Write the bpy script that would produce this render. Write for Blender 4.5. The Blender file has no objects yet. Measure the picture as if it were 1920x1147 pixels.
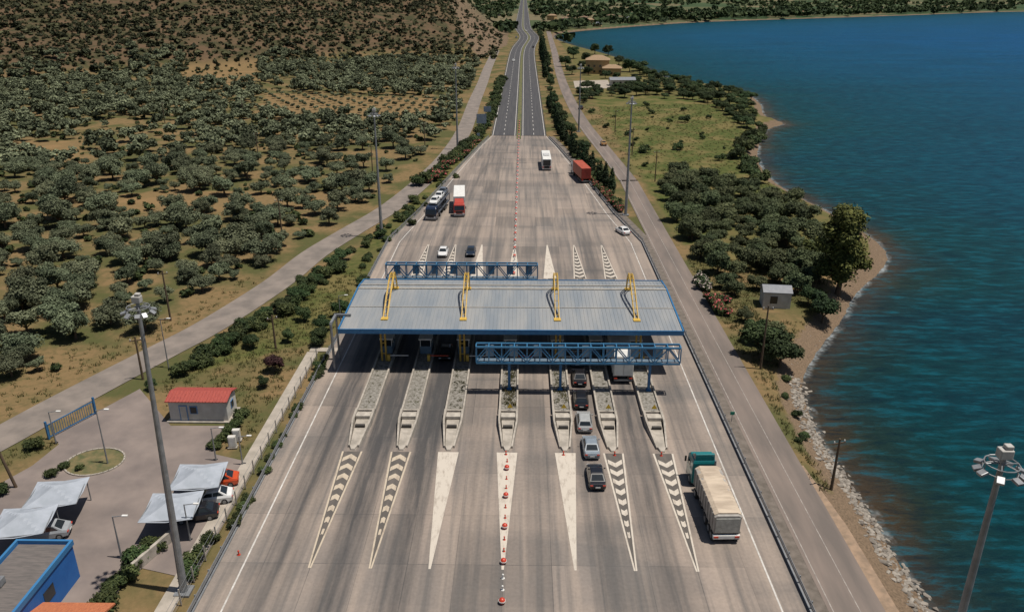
import bpy, math, random
import numpy as np
from mathutils import Vector, Euler
R=random.Random(7); NR=np.random.default_rng(7)
scene=bpy.context.scene
# ------------------------------------------------------------------ camera
H=47.0; F=1493.0; YAW=math.radians(0.82)
CR=Euler((math.radians(68.0),0,YAW)).to_matrix()
cd=bpy.data.cameras.new("camera"); co=bpy.data.objects.new("camera",cd); scene.collection.objects.link(co)
co.location=(0,0,H); co.rotation_euler=(math.radians(68.0),0,YAW)
cd.sensor_width=36; cd.lens=36*F/1920; cd.clip_end=20000; cd.clip_start=0.5
scene.camera=co
def G(px,py,z=0.0):
    d=CR@Vector(((px-960)/F,-(py-573.5)/F,-1)); t=(z-H)/d.z
    return (d.x*t,d.y*t)
def GP(l,z=0.0): return [G(a,b,z) for a,b in l]
scene.view_settings.view_transform='Standard'; scene.view_settings.look='None'; scene.view_settings.exposure=0
# ------------------------------------------------------------------ light
S=Vector((7.7,-1.3,25)).normalized()
w=bpy.data.worlds.new("World"); scene.world=w; w.use_nodes=True; nt=w.node_tree
sky=nt.nodes.new('ShaderNodeTexSky'); sky.sky_type='NISHITA'; sky.sun_disc=False
sky.sun_elevation=math.asin(S.z); sky.sun_rotation=math.atan2(S.x,S.y)
nt.links.new(sky.outputs[0],nt.nodes['Background'].inputs[0]); nt.nodes['Background'].inputs[1].default_value=0.052
sl=bpy.data.lights.new("sun",'SUN'); sl.energy=4.9; sl.angle=math.radians(0.5); sl.color=(1,0.935,0.84)
so=bpy.data.objects.new("sun",sl); so.rotation_mode='QUATERNION'; so.rotation_quaternion=S.to_track_quat('Z','Y'); so.location=(50,0,200)
scene.collection.objects.link(so)
# ------------------------------------------------------------------ materials
MC={}
def new_mat(name):
    m=bpy.data.materials.new(name); m.use_nodes=True; return m,m.node_tree,m.node_tree.nodes['Principled BSDF']
def nd(nt,t,**k):
    n=nt.nodes.new(t)
    for a,b in k.items(): setattr(n,a,b)
    return n
def mixc(nt,f,a,b,bt='MIX'):
    n=nt.nodes.new('ShaderNodeMix'); n.data_type='RGBA'; n.blend_type=bt
    for s,v in ((0,f),(6,a),(7,b)):
        if hasattr(v,'is_output'): nt.links.new(v,n.inputs[s])
        elif s==0: n.inputs[0].default_value=v
        else: n.inputs[s].default_value=(*v,1)
    return n.outputs[2]
def noise(nt,scale,detail=4,stretch=(1,1,1),rough=0.55):
    tc=nd(nt,'ShaderNodeTexCoord'); mp=nd(nt,'ShaderNodeMapping'); mp.inputs[3].default_value=stretch
    n=nd(nt,'ShaderNodeTexNoise'); n.inputs['Scale'].default_value=scale; n.inputs['Detail'].default_value=detail; n.inputs['Roughness'].default_value=rough
    nt.links.new(tc.outputs['Object'],mp.inputs[0]); nt.links.new(mp.outputs[0],n.inputs[0]); return n.outputs[0]
def ramp(nt,f,stops):
    r=nd(nt,'ShaderNodeValToRGB'); e=r.color_ramp.elements
    while len(e)<len(stops): e.new(0.5)
    for i,(p,c) in enumerate(stops):
        e[i].position=p; e[i].color=(*c,1) if isinstance(c,tuple) else (c,c,c,1)
    nt.links.new(f,r.inputs[0]); return r.outputs[0]
def math_n(nt,op,a,b=0.0,clamp=False):
    n=nd(nt,'ShaderNodeMath',operation=op); n.use_clamp=clamp
    for i,v in enumerate((a,b)):
        if hasattr(v,'is_output'): nt.links.new(v,n.inputs[i])
        else: n.inputs[i].default_value=v
    return n.outputs[0]
def attr(nt,name): 
    a=nd(nt,'ShaderNodeAttribute'); a.attribute_name=name; return a.outputs['Fac']
def bump(nt,p,h,dist=0.02,st=0.6):
    b=nd(nt,'ShaderNodeBump'); b.inputs['Strength'].default_value=st; b.inputs['Distance'].default_value=dist
    nt.links.new(h,b.inputs['Height']); nt.links.new(b.outputs[0],p.inputs['Normal'])
def M(name,c1,c2=None,scale=1.5,rough=.7,metal=0.,bmp=0.,stretch=(1,1,1),lo=.35,hi=.65,coat=0.):
    if name in MC: return MC[name]
    m,nt,p=new_mat(name); 
    if c2 is None: c2=tuple(x*.72 for x in c1)
    n=noise(nt,scale,5,stretch); f=ramp(nt,n,[(lo,0.),(hi,1.)])
    nt.links.new(mixc(nt,f,c1,c2),p.inputs['Base Color'])
    p.inputs['Roughness'].default_value=rough; p.inputs['Metallic'].default_value=metal
    p.inputs['Coat Weight'].default_value=coat
    if bmp: bump(nt,p,noise(nt,scale*6,4,stretch),bmp)
    MC[name]=m; return m
def paintcar(name,c): return M('carpaint_'+name,c,tuple(x*.85 for x in c),3,.28,0,coat=.6)
def leafmat(name,dark,light,flower=None):
    if name in MC: return MC[name]
    m,nt,p=new_mat(name); t=attr(nt,'tone'); oi=nd(nt,'ShaderNodeObjectInfo')
    c=mixc(nt,t,dark,light)
    v=math_n(nt,'MULTIPLY_ADD',oi.outputs['Random'],0.6); v.node.inputs[2].default_value=0.68
    hu=math_n(nt,'MULTIPLY_ADD',math_n(nt,'FRACT',math_n(nt,'MULTIPLY',oi.outputs['Random'],7.3)),0.05); hu.node.inputs[2].default_value=0.472
    hs=nd(nt,'ShaderNodeHueSaturation'); nt.links.new(c,hs.inputs['Color']); nt.links.new(v,hs.inputs['Value']); nt.links.new(hu,hs.inputs['Hue'])
    out=hs.outputs[0]
    if flower:
        g=math_n(nt,'GREATER_THAN',t,.74); out=mixc(nt,g,out,flower)
    nt.links.new(out,p.inputs['Base Color']); p.inputs['Roughness'].default_value=.75; p.inputs['Specular IOR Level'].default_value=.2
    MC[name]=m; return m
CONC=lambda:M('concrete_light',(.40,.36,.31),(.26,.235,.20),1.2,.85,bmp=.01)
BLUE=lambda:M('blue_paint_steel',(.018,.11,.26),(.03,.15,.31),2,.45)
YEL=lambda:M('yellow_paint_steel',(.58,.37,.06),(.40,.26,.05),2,.5)
STEEL=lambda:M('galvanised_steel',(.28,.29,.30),(.20,.21,.22),2,.5,.4)
DARK=lambda:M('dark_rubber',(.02,.02,.02),(.03,.03,.03),3,.8)
GLASS=lambda:M('dark_glass',(.015,.02,.025),(.02,.025,.03),2,.08)
WHITE=lambda:M('white_paint',(.70,.70,.68),(.58,.57,.54),2,.5)
WOOD=lambda:M('weathered_wood',(.12,.08,.05),(.07,.05,.03),2,.9)
REDL=lambda:M('red_plastic',(.50,.05,.02),(.40,.035,.02),2,.4)
# ------------------------------------------------------------------ mesh builder
class MB:
    def __init__(s): s.v=[]; s.f=[]
    def box(s,c,d,rz=0,rx=0):
        b=len(s.v); e=Euler((rx,0,rz)).to_matrix()
        for z in(-.5,.5):
            for x,y in((-.5,-.5),(.5,-.5),(.5,.5),(-.5,.5)):
                q=e@Vector((x*d[0],y*d[1],z*d[2])); s.v.append((c[0]+q.x,c[1]+q.y,c[2]+q.z))
        for f in((3,2,1,0),(4,5,6,7),(0,1,5,4),(1,2,6,5),(2,3,7,6),(3,0,4,7)): s.f.append(tuple(b+i for i in f))
        return s
    def cyl(s,p0,p1,r0,r1=None,n=8):
        r1=r0 if r1 is None else r1; p0=Vector(p0);p1=Vector(p1); d=(p1-p0).normalized()
        u=d.orthogonal().normalized(); v=d.cross(u); b=len(s.v)
        for p,r in((p0,r0),(p1,r1)):
            for i in range(n):
                a=2*math.pi*i/n; s.v.append(tuple(p+u*(r*math.cos(a))+v*(r*math.sin(a))))
        for i in range(n): j=(i+1)%n; s.f.append((b+i,b+j,b+n+j,b+n+i))
        s.f.append(tuple(b+i for i in range(n-1,-1,-1))); s.f.append(tuple(b+n+i for i in range(n))); return s
    def loft(s,rings):
        b=len(s.v); n=len(rings[0])
        for r in rings: s.v+= [tuple(p) for p in r]
        for k in range(len(rings)-1):
            for i in range(n): j=(i+1)%n; s.f.append((b+k*n+i,b+k*n+j,b+(k+1)*n+j,b+(k+1)*n+i))
        s.f.append(tuple(b+i for i in range(n-1,-1,-1))); k=(len(rings)-1)*n; s.f.append(tuple(b+k+i for i in range(n))); return s
    def q(s,*p):
        b=len(s.v); s.v+=[tuple(x) for x in p]; s.f.append(tuple(range(b,b+len(p)))); return s
    def sph(s,c,r,n=10,m=6,sz=1):
        rings=[]
        for k in range(m+1):
            a=math.pi*(k+.001)/(m+.002)-math.pi/2
            rings.append([(c[0]+r*math.cos(a)*math.cos(2*math.pi*i/n),c[1]+r*math.cos(a)*math.sin(2*math.pi*i/n),c[2]+sz*r*math.sin(a)) for i in range(n)])
        return s.loft(rings)
    def mesh(s,name):
        me=bpy.data.meshes.new(name); me.from_pydata(s.v,[],s.f); me.update(); return me
def link(o): scene.collection.objects.link(o); return o
def addmod_bevel(o,wd,seg=2):
    m=o.modifiers.new('bevel','BEVEL'); m.width=wd; m.segments=seg; m.limit_method='ANGLE'; m.angle_limit=math.radians(30)
def obj(name,me,mat=None,parent=None,loc=(0,0,0),rot=(0,0,0),bevel=0,smooth=False):
    if isinstance(me,MB): me=me.mesh(name)
    if mat and not me.materials: me.materials.append(mat)
    o=bpy.data.objects.new(name,me); link(o); o.location=loc; o.rotation_euler=rot
    if parent: o.parent=parent
    if bevel: addmod_bevel(o,bevel)
    if smooth: me.shade_smooth()
    return o
def tag(o,label,cat,group=None):
    o["label"]=label; o["category"]=cat
    if group: o["group"]=group
    return o
def thing(name,label,cat,loc=(0,0,0),rz=0,group=None):
    e=bpy.data.objects.new(name,None); link(e); e.location=loc; e.rotation_euler=(0,0,rz); e.empty_display_size=.3
    return tag(e,label,cat,group)
def struct(o,label,cat): o["kind"]="structure"; return tag(o,label,cat)
# ------------------------------------------------------------------ numpy tools
def pip(x,y,poly):
    ins=np.zeros(np.shape(x),bool); n=len(poly)
    for i in range(n):
        x0,y0=poly[i]; x1,y1=poly[(i+1)%n]
        if y0==y1: continue
        c=((y0>y)!=(y1>y))&(x<(x1-x0)*(y-y0)/(y1-y0)+x0); ins^=c
    return ins
def pdist(x,y,pts):
    best=np.full(np.shape(x),1e9)
    for (x0,y0),(x1,y1) in zip(pts[:-1],pts[1:]):
        dx,dy=x1-x0,y1-y0; L=dx*dx+dy*dy+1e-9
        t=np.clip(((x-x0)*dx+(y-y0)*dy)/L,0,1)
        best=np.minimum(best,np.hypot(x-x0-t*dx,y-y0-t*dy))
    return best
def sst(t): t=np.clip(t,0,1); return t*t*(3-2*t)
def mesh_np(name,V,Fq,mat,tone=None,smooth=False,attrs=None):
    me=bpy.data.meshes.new(name); V=np.ascontiguousarray(V,dtype=np.float32); Fq=np.ascontiguousarray(Fq,dtype=np.int32)
    me.vertices.add(len(V)); me.vertices.foreach_set('co',V.ravel())
    me.loops.add(Fq.size); me.loops.foreach_set('vertex_index',Fq.ravel())
    me.polygons.add(len(Fq)); me.polygons.foreach_set('loop_start',np.arange(len(Fq),dtype=np.int32)*Fq.shape[1])
    me.update(calc_edges=True)
    A=dict(attrs or {}); 
    if tone is not None: A['tone']=tone
    for k,a in A.items():
        at=me.attributes.new(k,'FLOAT','POINT'); at.data.foreach_set('value',np.ascontiguousarray(a,dtype=np.float32).ravel())
    if smooth: me.shade_smooth()
    me.materials.append(mat); me.validate(); return me
def grid_mesh(name,X,Y,Z,mat,attrs,smooth=True):
    ny,nx=X.shape; idx=np.arange(ny*nx).reshape(ny,nx)
    Fq=np.stack([idx[:-1,:-1],idx[:-1,1:],idx[1:,1:],idx[1:,:-1]],-1).reshape(-1,4)
    return mesh_np(name,np.stack([X,Y,Z],-1).reshape(-1,3),Fq,mat,attrs={k:a.ravel() for k,a in attrs.items()},smooth=smooth)
# ------------------------------------------------------------------ layout
SEA=-2.0; CX=-1.55
def hcx(y): return CX+6.5*np.exp(-((np.asarray(y,float)-800)/110.)**2)
def phw(y): return np.interp(y,[0,150,171,182,208,250,268],[24.9,24.9,21.6,20.4,17.4,12,9.2])
shore=[(36,-60),(34.5,20)]+GP([(1750,1147),(1695,1075),(1645,985),(1595,910),(1545,835),(1512,770),(1500,712),(1538,650),(1580,600),(1602,550),(1650,512),(1668,480),(1640,448),(1560,400),(1490,366),(1442,337),(1418,300),(1425,260),(1440,240),(1478,232),(1432,222),(1425,190),(1380,166),(1300,160),(1240,146),(1195,122),(1140,104),(1085,90),(1045,76),(1035,66),(1070,60),(1160,52),(1300,42),(1450,37),(1650,31),(1920,21)],SEA)
shore+= [(4500,shore[-1][1]+1500)]
def chaikin(P,it=2):
    for _ in range(it):
        Q=[P[0]]
        for a,b in zip(P[:-1],P[1:]): Q+=[(a[0]*.75+b[0]*.25,a[1]*.75+b[1]*.25),(a[0]*.25+b[0]*.75,a[1]*.25+b[1]*.75)]
        Q.append(P[-1]); P=Q
    return P
shore0=shore; shore=chaikin(shore,1)
seapoly=shore+[(9000,3000),(9000,-60)]
leftroad=GP([(-260,940),(-130,886),(0,820),(100,765),(200,712),(300,660),(400,607),(520,530),(590,475),(660,432),(730,390),(792,340),(842,288),(872,240),(890,190),(905,155),(915,127),(930,95)])
rightroad=[(27.2,10),(27.2,185),(27,205),(25,240),(22,290),(20.4,350),(20,420),(21,520),(23,640),(26,900)]
lot=GP([(0,905),(60,872),(110,832),(100,815),(180,772),(262,728),(320,797),(425,797),(402,850),(480,868),(362,1085),(250,1060),(190,1160),(0,1160),(-90,1160),(-90,950)])
CUT=GP([(800,30),(955,60),(950,85),(900,110),(860,80),(790,45)])
def hillz(x,y):
    yf=np.interp(x,[-900,-262,-185,-102,-35,-12],[330,411,480,560,560,720])
    s=np.maximum(y-yf,0); h=72*(1-np.exp(-s/330.))
    h=h*sst((-14-x)/75.)
    h*=1-sst((y-860)/260.)*sst((x+420)/160.)
    n=np.sin(x*.021+1)*np.cos(y*.017)+.6*np.sin(x*.05+y*.031)+.35*np.sin(x*.11-y*.07)
    return h*(1+.11*n)
def tz(x,y):
    x=np.asarray(x,float); y=np.asarray(y,float)
    sd=pdist(x,y,shore); sd=np.where(pip(x,y,seapoly),-sd,sd)
    z=np.where(sd>0,SEA+(-.1-SEA)*sst(sd/5.),SEA+np.maximum(sd,-60)*.12)
    lf=sst((-x-75)/40.)*sst((400-np.abs(y-200))/100)
    z=z+np.where(sd>20,lf*.5*(np.sin(x*.09)*np.cos(y*.07)),0)+hillz(x,y)
    return z
# ------------------------------------------------------------------ ground
xs=[-45.]; 
while xs[-1]>-4500: xs.append(xs[-1]-max(1.6,(-xs[-1]-45)*.03))
xs=xs[::-1]+list(np.arange(-43.5,132,1.5)); 
while xs[-1]<6000: xs.append(xs[-1]+max(1.6,(xs[-1]-130)*.03))
ys=list(np.arange(-40,150,1.5))
while ys[-1]<9000: ys.append(ys[-1]*1.011)
X,Y=np.meshgrid(np.array(xs),np.array(ys)); Z=tz(X,Y)
sd=pdist(X,Y,shore); sd=np.where(pip(X,Y,seapoly),-sd,sd)
hz=hillz(X,Y)
green=np.zeros_like(X)
green+=sst((X-29)/4)*(.5)*sst((Y-118)/25)
green+=.6*pip(X,Y,GP([(560,560),(700,440),(860,290),(905,230),(920,255),(740,470),(640,600),(600,640),(350,700),(330,690)]))
green+=.22*pip(X,Y,GP([(1085,180),(1420,180),(1430,300),(1500,380),(1280,460),(1190,330),(1120,240)]))
green=np.clip(green,0,1)
beach=1-sst((sd-2.2)/2.2)
near=sst((74-Y)/10)*(X>29.5); beach=np.maximum(beach,near*(1-sst((sd-4)/4)))
rock=sst((hz-1)/6)
cut=pip(X,Y,CUT)
field=sst((Y-800)/250)
bare=pip(X,Y,GP([(20,262),(155,262),(160,300),(20,300)]))|pip(X,Y,GP([(200,365),(330,355),(640,360),(650,390),(420,400),(200,395)]))|pip(X,Y,GP([(360,100),(510,95),(470,165),(330,160)]))|pip(X,Y,GP([(500,175),(830,185),(800,225),(480,215)]))
m,nt,p=new_mat('ground')
n1=noise(nt,.09,6); n2=noise(nt,.9,5); n4=noise(nt,5,3)
soil=mixc(nt,ramp(nt,n1,[(.43,0.),(.58,1.)]),(.178,.122,.060),(.075,.078,.030))
soil=mixc(nt,ramp(nt,n2,[(.47,0.),(.70,.75)]),soil,(.092,.080,.036))
soil=mixc(nt,math_n(nt,'MULTIPLY',attr(nt,'bare'),ramp(nt,n1,[(.4,.1),(.6,.85)])),soil,(.23,.145,.072))
gr=mixc(nt,ramp(nt,n2,[(.35,0.),(.65,1.)]),(.040,.062,.016),(.095,.098,.032))
gr=mixc(nt,ramp(nt,n1,[(.46,0.),(.60,.85)]),gr,(.150,.120,.05))
gf=math_n(nt,'ADD',attr(nt,'green'),math_n(nt,'SUBTRACT',n1,.5)); gf=ramp(nt,gf,[(.2,0.),(.6,1.)])
c=mixc(nt,gf,soil,gr)
hc=mixc(nt,ramp(nt,n1,[(.42,0.),(.6,1.)]),(.105,.070,.042),(.045,.046,.022)); hc=mixc(nt,ramp(nt,n2,[(.58,0.),(.75,.6)]),hc,(.155,.108,.078))
c=mixc(nt,attr(nt,'rock'),c,hc)
c=mixc(nt,attr(nt,'cut'),c,mixc(nt,ramp(nt,n2,[(.4,0.),(.6,1.)]),(.20,.135,.09),(.085,.07,.045)))
vo=nd(nt,'ShaderNodeTexVoronoi'); tc=nd(nt,'ShaderNodeTexCoord'); mp=nd(nt,'ShaderNodeMapping'); mp.inputs[3].default_value=(1/110,1/190,1); mp.inputs[2].default_value=(0,0,.4)
nt.links.new(tc.outputs['Object'],mp.inputs[0]); nt.links.new(mp.outputs[0],vo.inputs[0]); vo.inputs['Scale'].default_value=1
sx=nd(nt,'ShaderNodeSeparateColor'); nt.links.new(vo.outputs['Color'],sx.inputs[0])
fc=ramp(nt,sx.outputs[0],[(0.,(.030,.055,.025)),(.35,(.05,.075,.035)),(.6,(.085,.09,.045)),(.88,(.14,.12,.07))])
c=mixc(nt,attr(nt,'field'),c,fc)
pb=mixc(nt,ramp(nt,n4,[(.35,0.),(.65,1.)]),(.20,.142,.095),(.095,.07,.048))
c=mixc(nt,ramp(nt,math_n(nt,'ADD',attr(nt,'beach'),math_n(nt,'MULTIPLY',math_n(nt,'SUBTRACT',n2,.5),1.0)),[(.35,0.),(.65,1.)]),c,pb)
c=mixc(nt,.35,c,mixc(nt,n4,(.35,.35,.35),(.75,.75,.75)),'OVERLAY')
nt.links.new(c,p.inputs['Base Color']); p.inputs['Roughness'].default_value=.95; p.inputs['Specular IOR Level'].default_value=.1
bump(nt,p,n2,.35,.6)
g=link(bpy.data.objects.new('ground',grid_mesh('ground',X,Y,Z,m,dict(green=green,beach=beach,rock=rock,field=field,cut=cut.astype(float),bare=bare.astype(float)))))
struct(g,"dry grassy coastal land rising to a scrubby rocky hillside","ground")
# ------------------------------------------------------------------ sea
m,nt,p=new_mat('sea_water'); sh=attr(nt,'shore')
w1=noise(nt,.42,7,(.5,1.8,1),.72); w2=noise(nt,.03,5,(.5,1.6,1))
shn=math_n(nt,'MAXIMUM',math_n(nt,'ADD',sh,math_n(nt,'MULTIPLY',math_n(nt,'SUBTRACT',noise(nt,.08,5),.5),7.)),0.)
base=ramp(nt,math_n(nt,'MULTIPLY',shn,1/400.),[(0.,(.065,.042,.022)),(.006,(.045,.035,.020)),(.013,(.014,.031,.025)),(.030,(.003,.036,.042)),(.11,(.0015,.043,.068)),(.35,(.0015,.055,.120)),(1.,(.0015,.060,.175))])
base=mixc(nt,ramp(nt,w2,[(.38,0.),(.68,.5)]),base,(.001,.025,.050))
base=mixc(nt,ramp(nt,w1,[(.50,0.),(.68,.65)]),base,(.005,.115,.165))
base=mixc(nt,ramp(nt,w1,[(.33,.75),(.48,0.)]),base,(.0008,.016,.028))
fw=math_n(nt,'ADD',sh,math_n(nt,'MULTIPLY',math_n(nt,'SUBTRACT',noise(nt,.35,5),.5),2.))
f1=ramp(nt,math_n(nt,'MULTIPLY',fw,.1),[(0.,.75),(.04,.5),(.10,0.)])
fm=math_n(nt,'MULTIPLY',f1,ramp(nt,noise(nt,.22,5),[(.42,.1),(.58,1.)]))
fm=math_n(nt,'MULTIPLY',fm,ramp(nt,noise(nt,1.6,4),[(.40,.15),(.6,1.)]))
cap=math_n(nt,'MULTIPLY',ramp(nt,noise(nt,.35,6,(.6,2.4,1),.72),[(.72,0.),(.76,1.)]),ramp(nt,math_n(nt,'MULTIPLY',sh,.02),[(.2,0.),(.8,.45)]))
base=mixc(nt,math_n(nt,'ADD',fm,cap,True),base,(.45,.5,.52))
nt.links.new(base,p.inputs['Base Color']); p.inputs['Roughness'].default_value=.4; p.inputs['Specular IOR Level'].default_value=.05
bump(nt,p,math_n(nt,'ADD',w1,math_n(nt,'MULTIPLY',w2,2.)),1.0,.9)
xi=[i for i,v in enumerate(xs) if v>20]; Xs=X[:,xi]; Ys=Y[:,xi]
so_=link(bpy.data.objects.new('sea',grid_mesh('sea',Xs,Ys,np.full_like(Xs,SEA),m,dict(shore=np.maximum(-sd[:,xi],0)))))
struct(so_,"deep blue rippled sea water with thin foam along shore","sea")
# ------------------------------------------------------------------ plaza pavement
YY=np.arange(15,269.1,1.5); UU=np.linspace(-1,1,261)
PX=CX+np.outer(phw(YY),UU); PY=np.repeat(YY[:,None],261,1)
ISL=[-18.4,-13.1,-7.95,-1.6,4.7,9.9,15.25]
LANES=[(-21.3,.85),(-15.75,1.1),(-10.5,1.05),(-4.9,.4),(1.6,.35),(7.3,.6),(12.6,.8),(18.5,.5)]
st=np.zeros_like(PX)
for lx,a in LANES:
    sp=phw(PY)/24.9; lc=CX+(lx-CX)*sp
    amp=a*(.38+.62*np.exp(-((PY-84)/32.)**2)+.35*np.exp(-((PY-128)/22.)**2))
    st+=amp*(.65*np.exp(-((PX-lc)/.6)**2)+.45*np.exp(-((np.abs(PX-lc)-1.05)/.35)**2)+.6*np.exp(-((PX-lc)/2.0)**2))
m,nt,p=new_mat('plaza_concrete')
br=nd(nt,'ShaderNodeTexBrick'); tc=nd(nt,'ShaderNodeTexCoord'); mp=nd(nt,'ShaderNodeMapping'); nt.links.new(tc.outputs['Object'],mp.inputs[0]); nt.links.new(mp.outputs[0],br.inputs[0])
mp.inputs[1].default_value=(1.55,0,0)
br.inputs['Scale'].default_value=1; br.inputs['Brick Width'].default_value=4.2; br.inputs['Row Height'].default_value=7; br.inputs['Mortar Size'].default_value=.035; br.offset=0; br.squash=1; br.inputs['Bias'].default_value=0
br.inputs['Color1'].default_value=(.138,.117,.102,1); br.inputs['Color2'].default_value=(.29,.236,.198,1); br.inputs['Mortar'].default_value=(.085,.073,.065,1)
c=mixc(nt,ramp(nt,noise(nt,.05,4),[(.38,0.),(.62,.6)]),br.outputs[0],(.140,.132,.126))
c=mixc(nt,ramp(nt,noise(nt,1,4,(.03,.10,1)),[(.45,0.),(.58,.5)]),c,(.32,.258,.213))
c=mixc(nt,ramp(nt,noise(nt,1,5,(1.3,.03,1)),[(.46,0.),(.70,.75)]),c,(.092,.088,.085))
c=mixc(nt,ramp(nt,noise(nt,1,5,(.5,.025,1)),[(.52,0.),(.70,.6)]),c,(.34,.275,.225))
sf=math_n(nt,'MULTIPLY',attr(nt,'stain'),math_n(nt,'MULTIPLY',noise(nt,1,6,(1.2,.09,1),.65),1.75)); 
c=mixc(nt,ramp(nt,sf,[(.10,0.),(.95,.9)]),c,(.042,.042,.044))
c=mixc(nt,.45,c,mixc(nt,noise(nt,3,5),(.26,.26,.26),(.76,.76,.76)),'OVERLAY')
nt.links.new(c,p.inputs['Base Color']); p.inputs['Roughness'].default_value=.85
pl=link(bpy.data.objects.new('toll_plaza_pavement',grid_mesh('plaza',PX,PY,np.zeros_like(PX),m,dict(stain=st),False)))
struct(pl,"wide concrete toll plaza pavement with tyre stains","road")
def strip(mb,y0,y1,a,b,z,step=12):
    ysn=np.linspace(y0,y1,max(2,int((y1-y0)/step)+1)); cx=hcx(ysn)
    for i in range(len(ysn)-1):
        mb.q((cx[i]+a,ysn[i],z),(cx[i]+b,ysn[i],z),(cx[i+1]+b,ysn[i+1],z),(cx[i+1]+a,ysn[i+1],z))
def ribbon(mb,pts,o0,o1,z=0.,sub=6):
    P=[]
    n=len(pts)
    for i in range(n-1):
        p0=pts[max(i-1,0)];p1=pts[i];p2=pts[i+1];p3=pts[min(i+2,n-1)]
        for k in range(sub):
            t=k/sub; P.append(tuple(.5*((2*p1[j])+(-p0[j]+p2[j])*t+(2*p0[j]-5*p1[j]+4*p2[j]-p3[j])*t*t+(-p0[j]+3*p1[j]-3*p2[j]+p3[j])*t**3) for j in(0,1)))
    P.append(pts[-1]); L=[];Rr=[]
    for i,pt in enumerate(P):
        a=P[max(i-1,0)];b=P[min(i+1,len(P)-1)]; d=Vector((b[0]-a[0],b[1]-a[1])).normalized(); nx,ny=d.y,-d.x
        L.append((pt[0]+nx*o0,pt[1]+ny*o0,z)); Rr.append((pt[0]+nx*o1,pt[1]+ny*o1,z))
    for i in range(len(P)-1): mb.q(L[i],Rr[i],Rr[i+1],L[i+1])
    return P
ASPH=M('asphalt_dark',(.045,.045,.050),(.064,.062,.064),1,.9,stretch=(1.5,.05,1))
mb=MB(); strip(mb,268,5000,-9.2,9.2,0.0); hw_=obj('highway_road',mb,ASPH); struct(hw_,"dark asphalt dual carriageway running straight inland","road")
mb=MB(); strip(mb,262,5000,-.75,.75,0.05)
struct(obj('median_strip',mb,M('median_dry_grass',(.15,.13,.05),(.05,.07,.025),.6,.95)),"narrow dry grass median between carriageways","road median")
LINE=M('road_paint_white',(.56,.54,.51),(.36,.34,.31),1.3,.7)
mb=MB()
for o in(-8.7,-1.35,1.35,8.7): strip(mb,268,5000,o-.1,o+.1,.006)
y=270
while y<1100:
    for o in(-5,5): strip(mb,y,y+3.5,o-.09,o+.09,.006)
    y+=9
for i in range(60):
    y0=15+i*4.2; y1=y0+4.2
    for s_ in(-1,1):
        a=CX+s_*(phw(y0)-2.2*(phw(y0)/24.9)**2); b=CX+s_*(phw(y1)-2.2*(phw(y1)/24.9)**2)
        mb.q((a-.075,y0,.006),(a+.075,y0,.006),(b+.075,y1,.006),(b-.075,y1,.006))
struct(obj('lane_line_markings',mb,LINE),"white painted lane and edge lines on road","road marking")
mb=MB(); ribbon(mb,leftroad,-2.7,2.7,-.02)
struct(obj('side_road',mb,M('old_asphalt_left',(.22,.185,.16),(.145,.125,.11),.35,.9,bmp=.01)),"worn grey-brown country road beside olive grove","road")
mb=MB(); ribbon(mb,rightroad,-2.3,2.3,-.02)
struct(obj('service_road',mb,M('old_asphalt_right',(.19,.152,.13),(.125,.105,.093),.5,.9,stretch=(1,.15,1),bmp=.01)),"worn service road with thin painted line beside sea","road")
mb=MB(); ribbon(mb,rightroad[:5],-1.98,-1.88,-.012); ribbon(mb,rightroad[:5],.22,.30,-.012)
struct(obj('service_road_marking',mb,M('faded_paint',(.34,.31,.28),(.2,.175,.16),1.5,.8)),"faded thin white lines on service road","road marking")
mb=MB(); yv=list(range(15,269,6))
for a,b in zip(yv[:-1],yv[1:]):
    xa,xb=CX+phw(a)-.1,CX+phw(b)-.1; ra=np.interp(a,[0,185,205,240,290],[25.6,25.6,25.2,23.,20.]) ; rb_=np.interp(b,[0,185,205,240,290],[25.6,25.6,25.2,23.,20.])
    wa=min(ra,xa+2.4); wb=min(rb_,xb+2.4)
    mb.q((xa,a,-.035),(wa,a,-.035),(wb,b,-.035),(xb,b,-.035))
struct(obj('paved_shoulder',mb,M('shoulder_grey',(.16,.135,.115),(.10,.085,.07),1.2,.95,bmp=.02)),"grey gravelly shoulder under the guard rail","road shoulder")
mb=MB(); mb.q((29.4,10,-.03),(31.0,10,-.03),(30.5,62,-.03),(29.7,72,-.03),(29.4,72,-.03))
struct(obj('gravel_shoulder',mb,M('sandy_gravel',(.31,.215,.145),(.20,.145,.10),1.2,.95,bmp=.03)),"sandy gravel shoulder beside service road","gravel")
mb=MB(); mb.q(*[(a,b,-.045) for a,b in lot][::-1])
struct(obj('parking_lot_pavement',mb,M('lot_concrete',(.215,.175,.155),(.145,.12,.11),.25,.9,bmp=.01)),"pale grey parking lot pavement beside toll plaza","pavement")
mb=MB(); mb.box((-28.9,68,-.02),(1.5,62,.12)); mb.box((-27.2,99.8,-.02),(4.5,1.2,.12))
struct(obj('footpath',mb,M('path_concrete',(.38,.335,.285),(.28,.25,.21),.8,.9),bevel=.02),"pale concrete footpath along the toll plaza fence","footpath")
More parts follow.
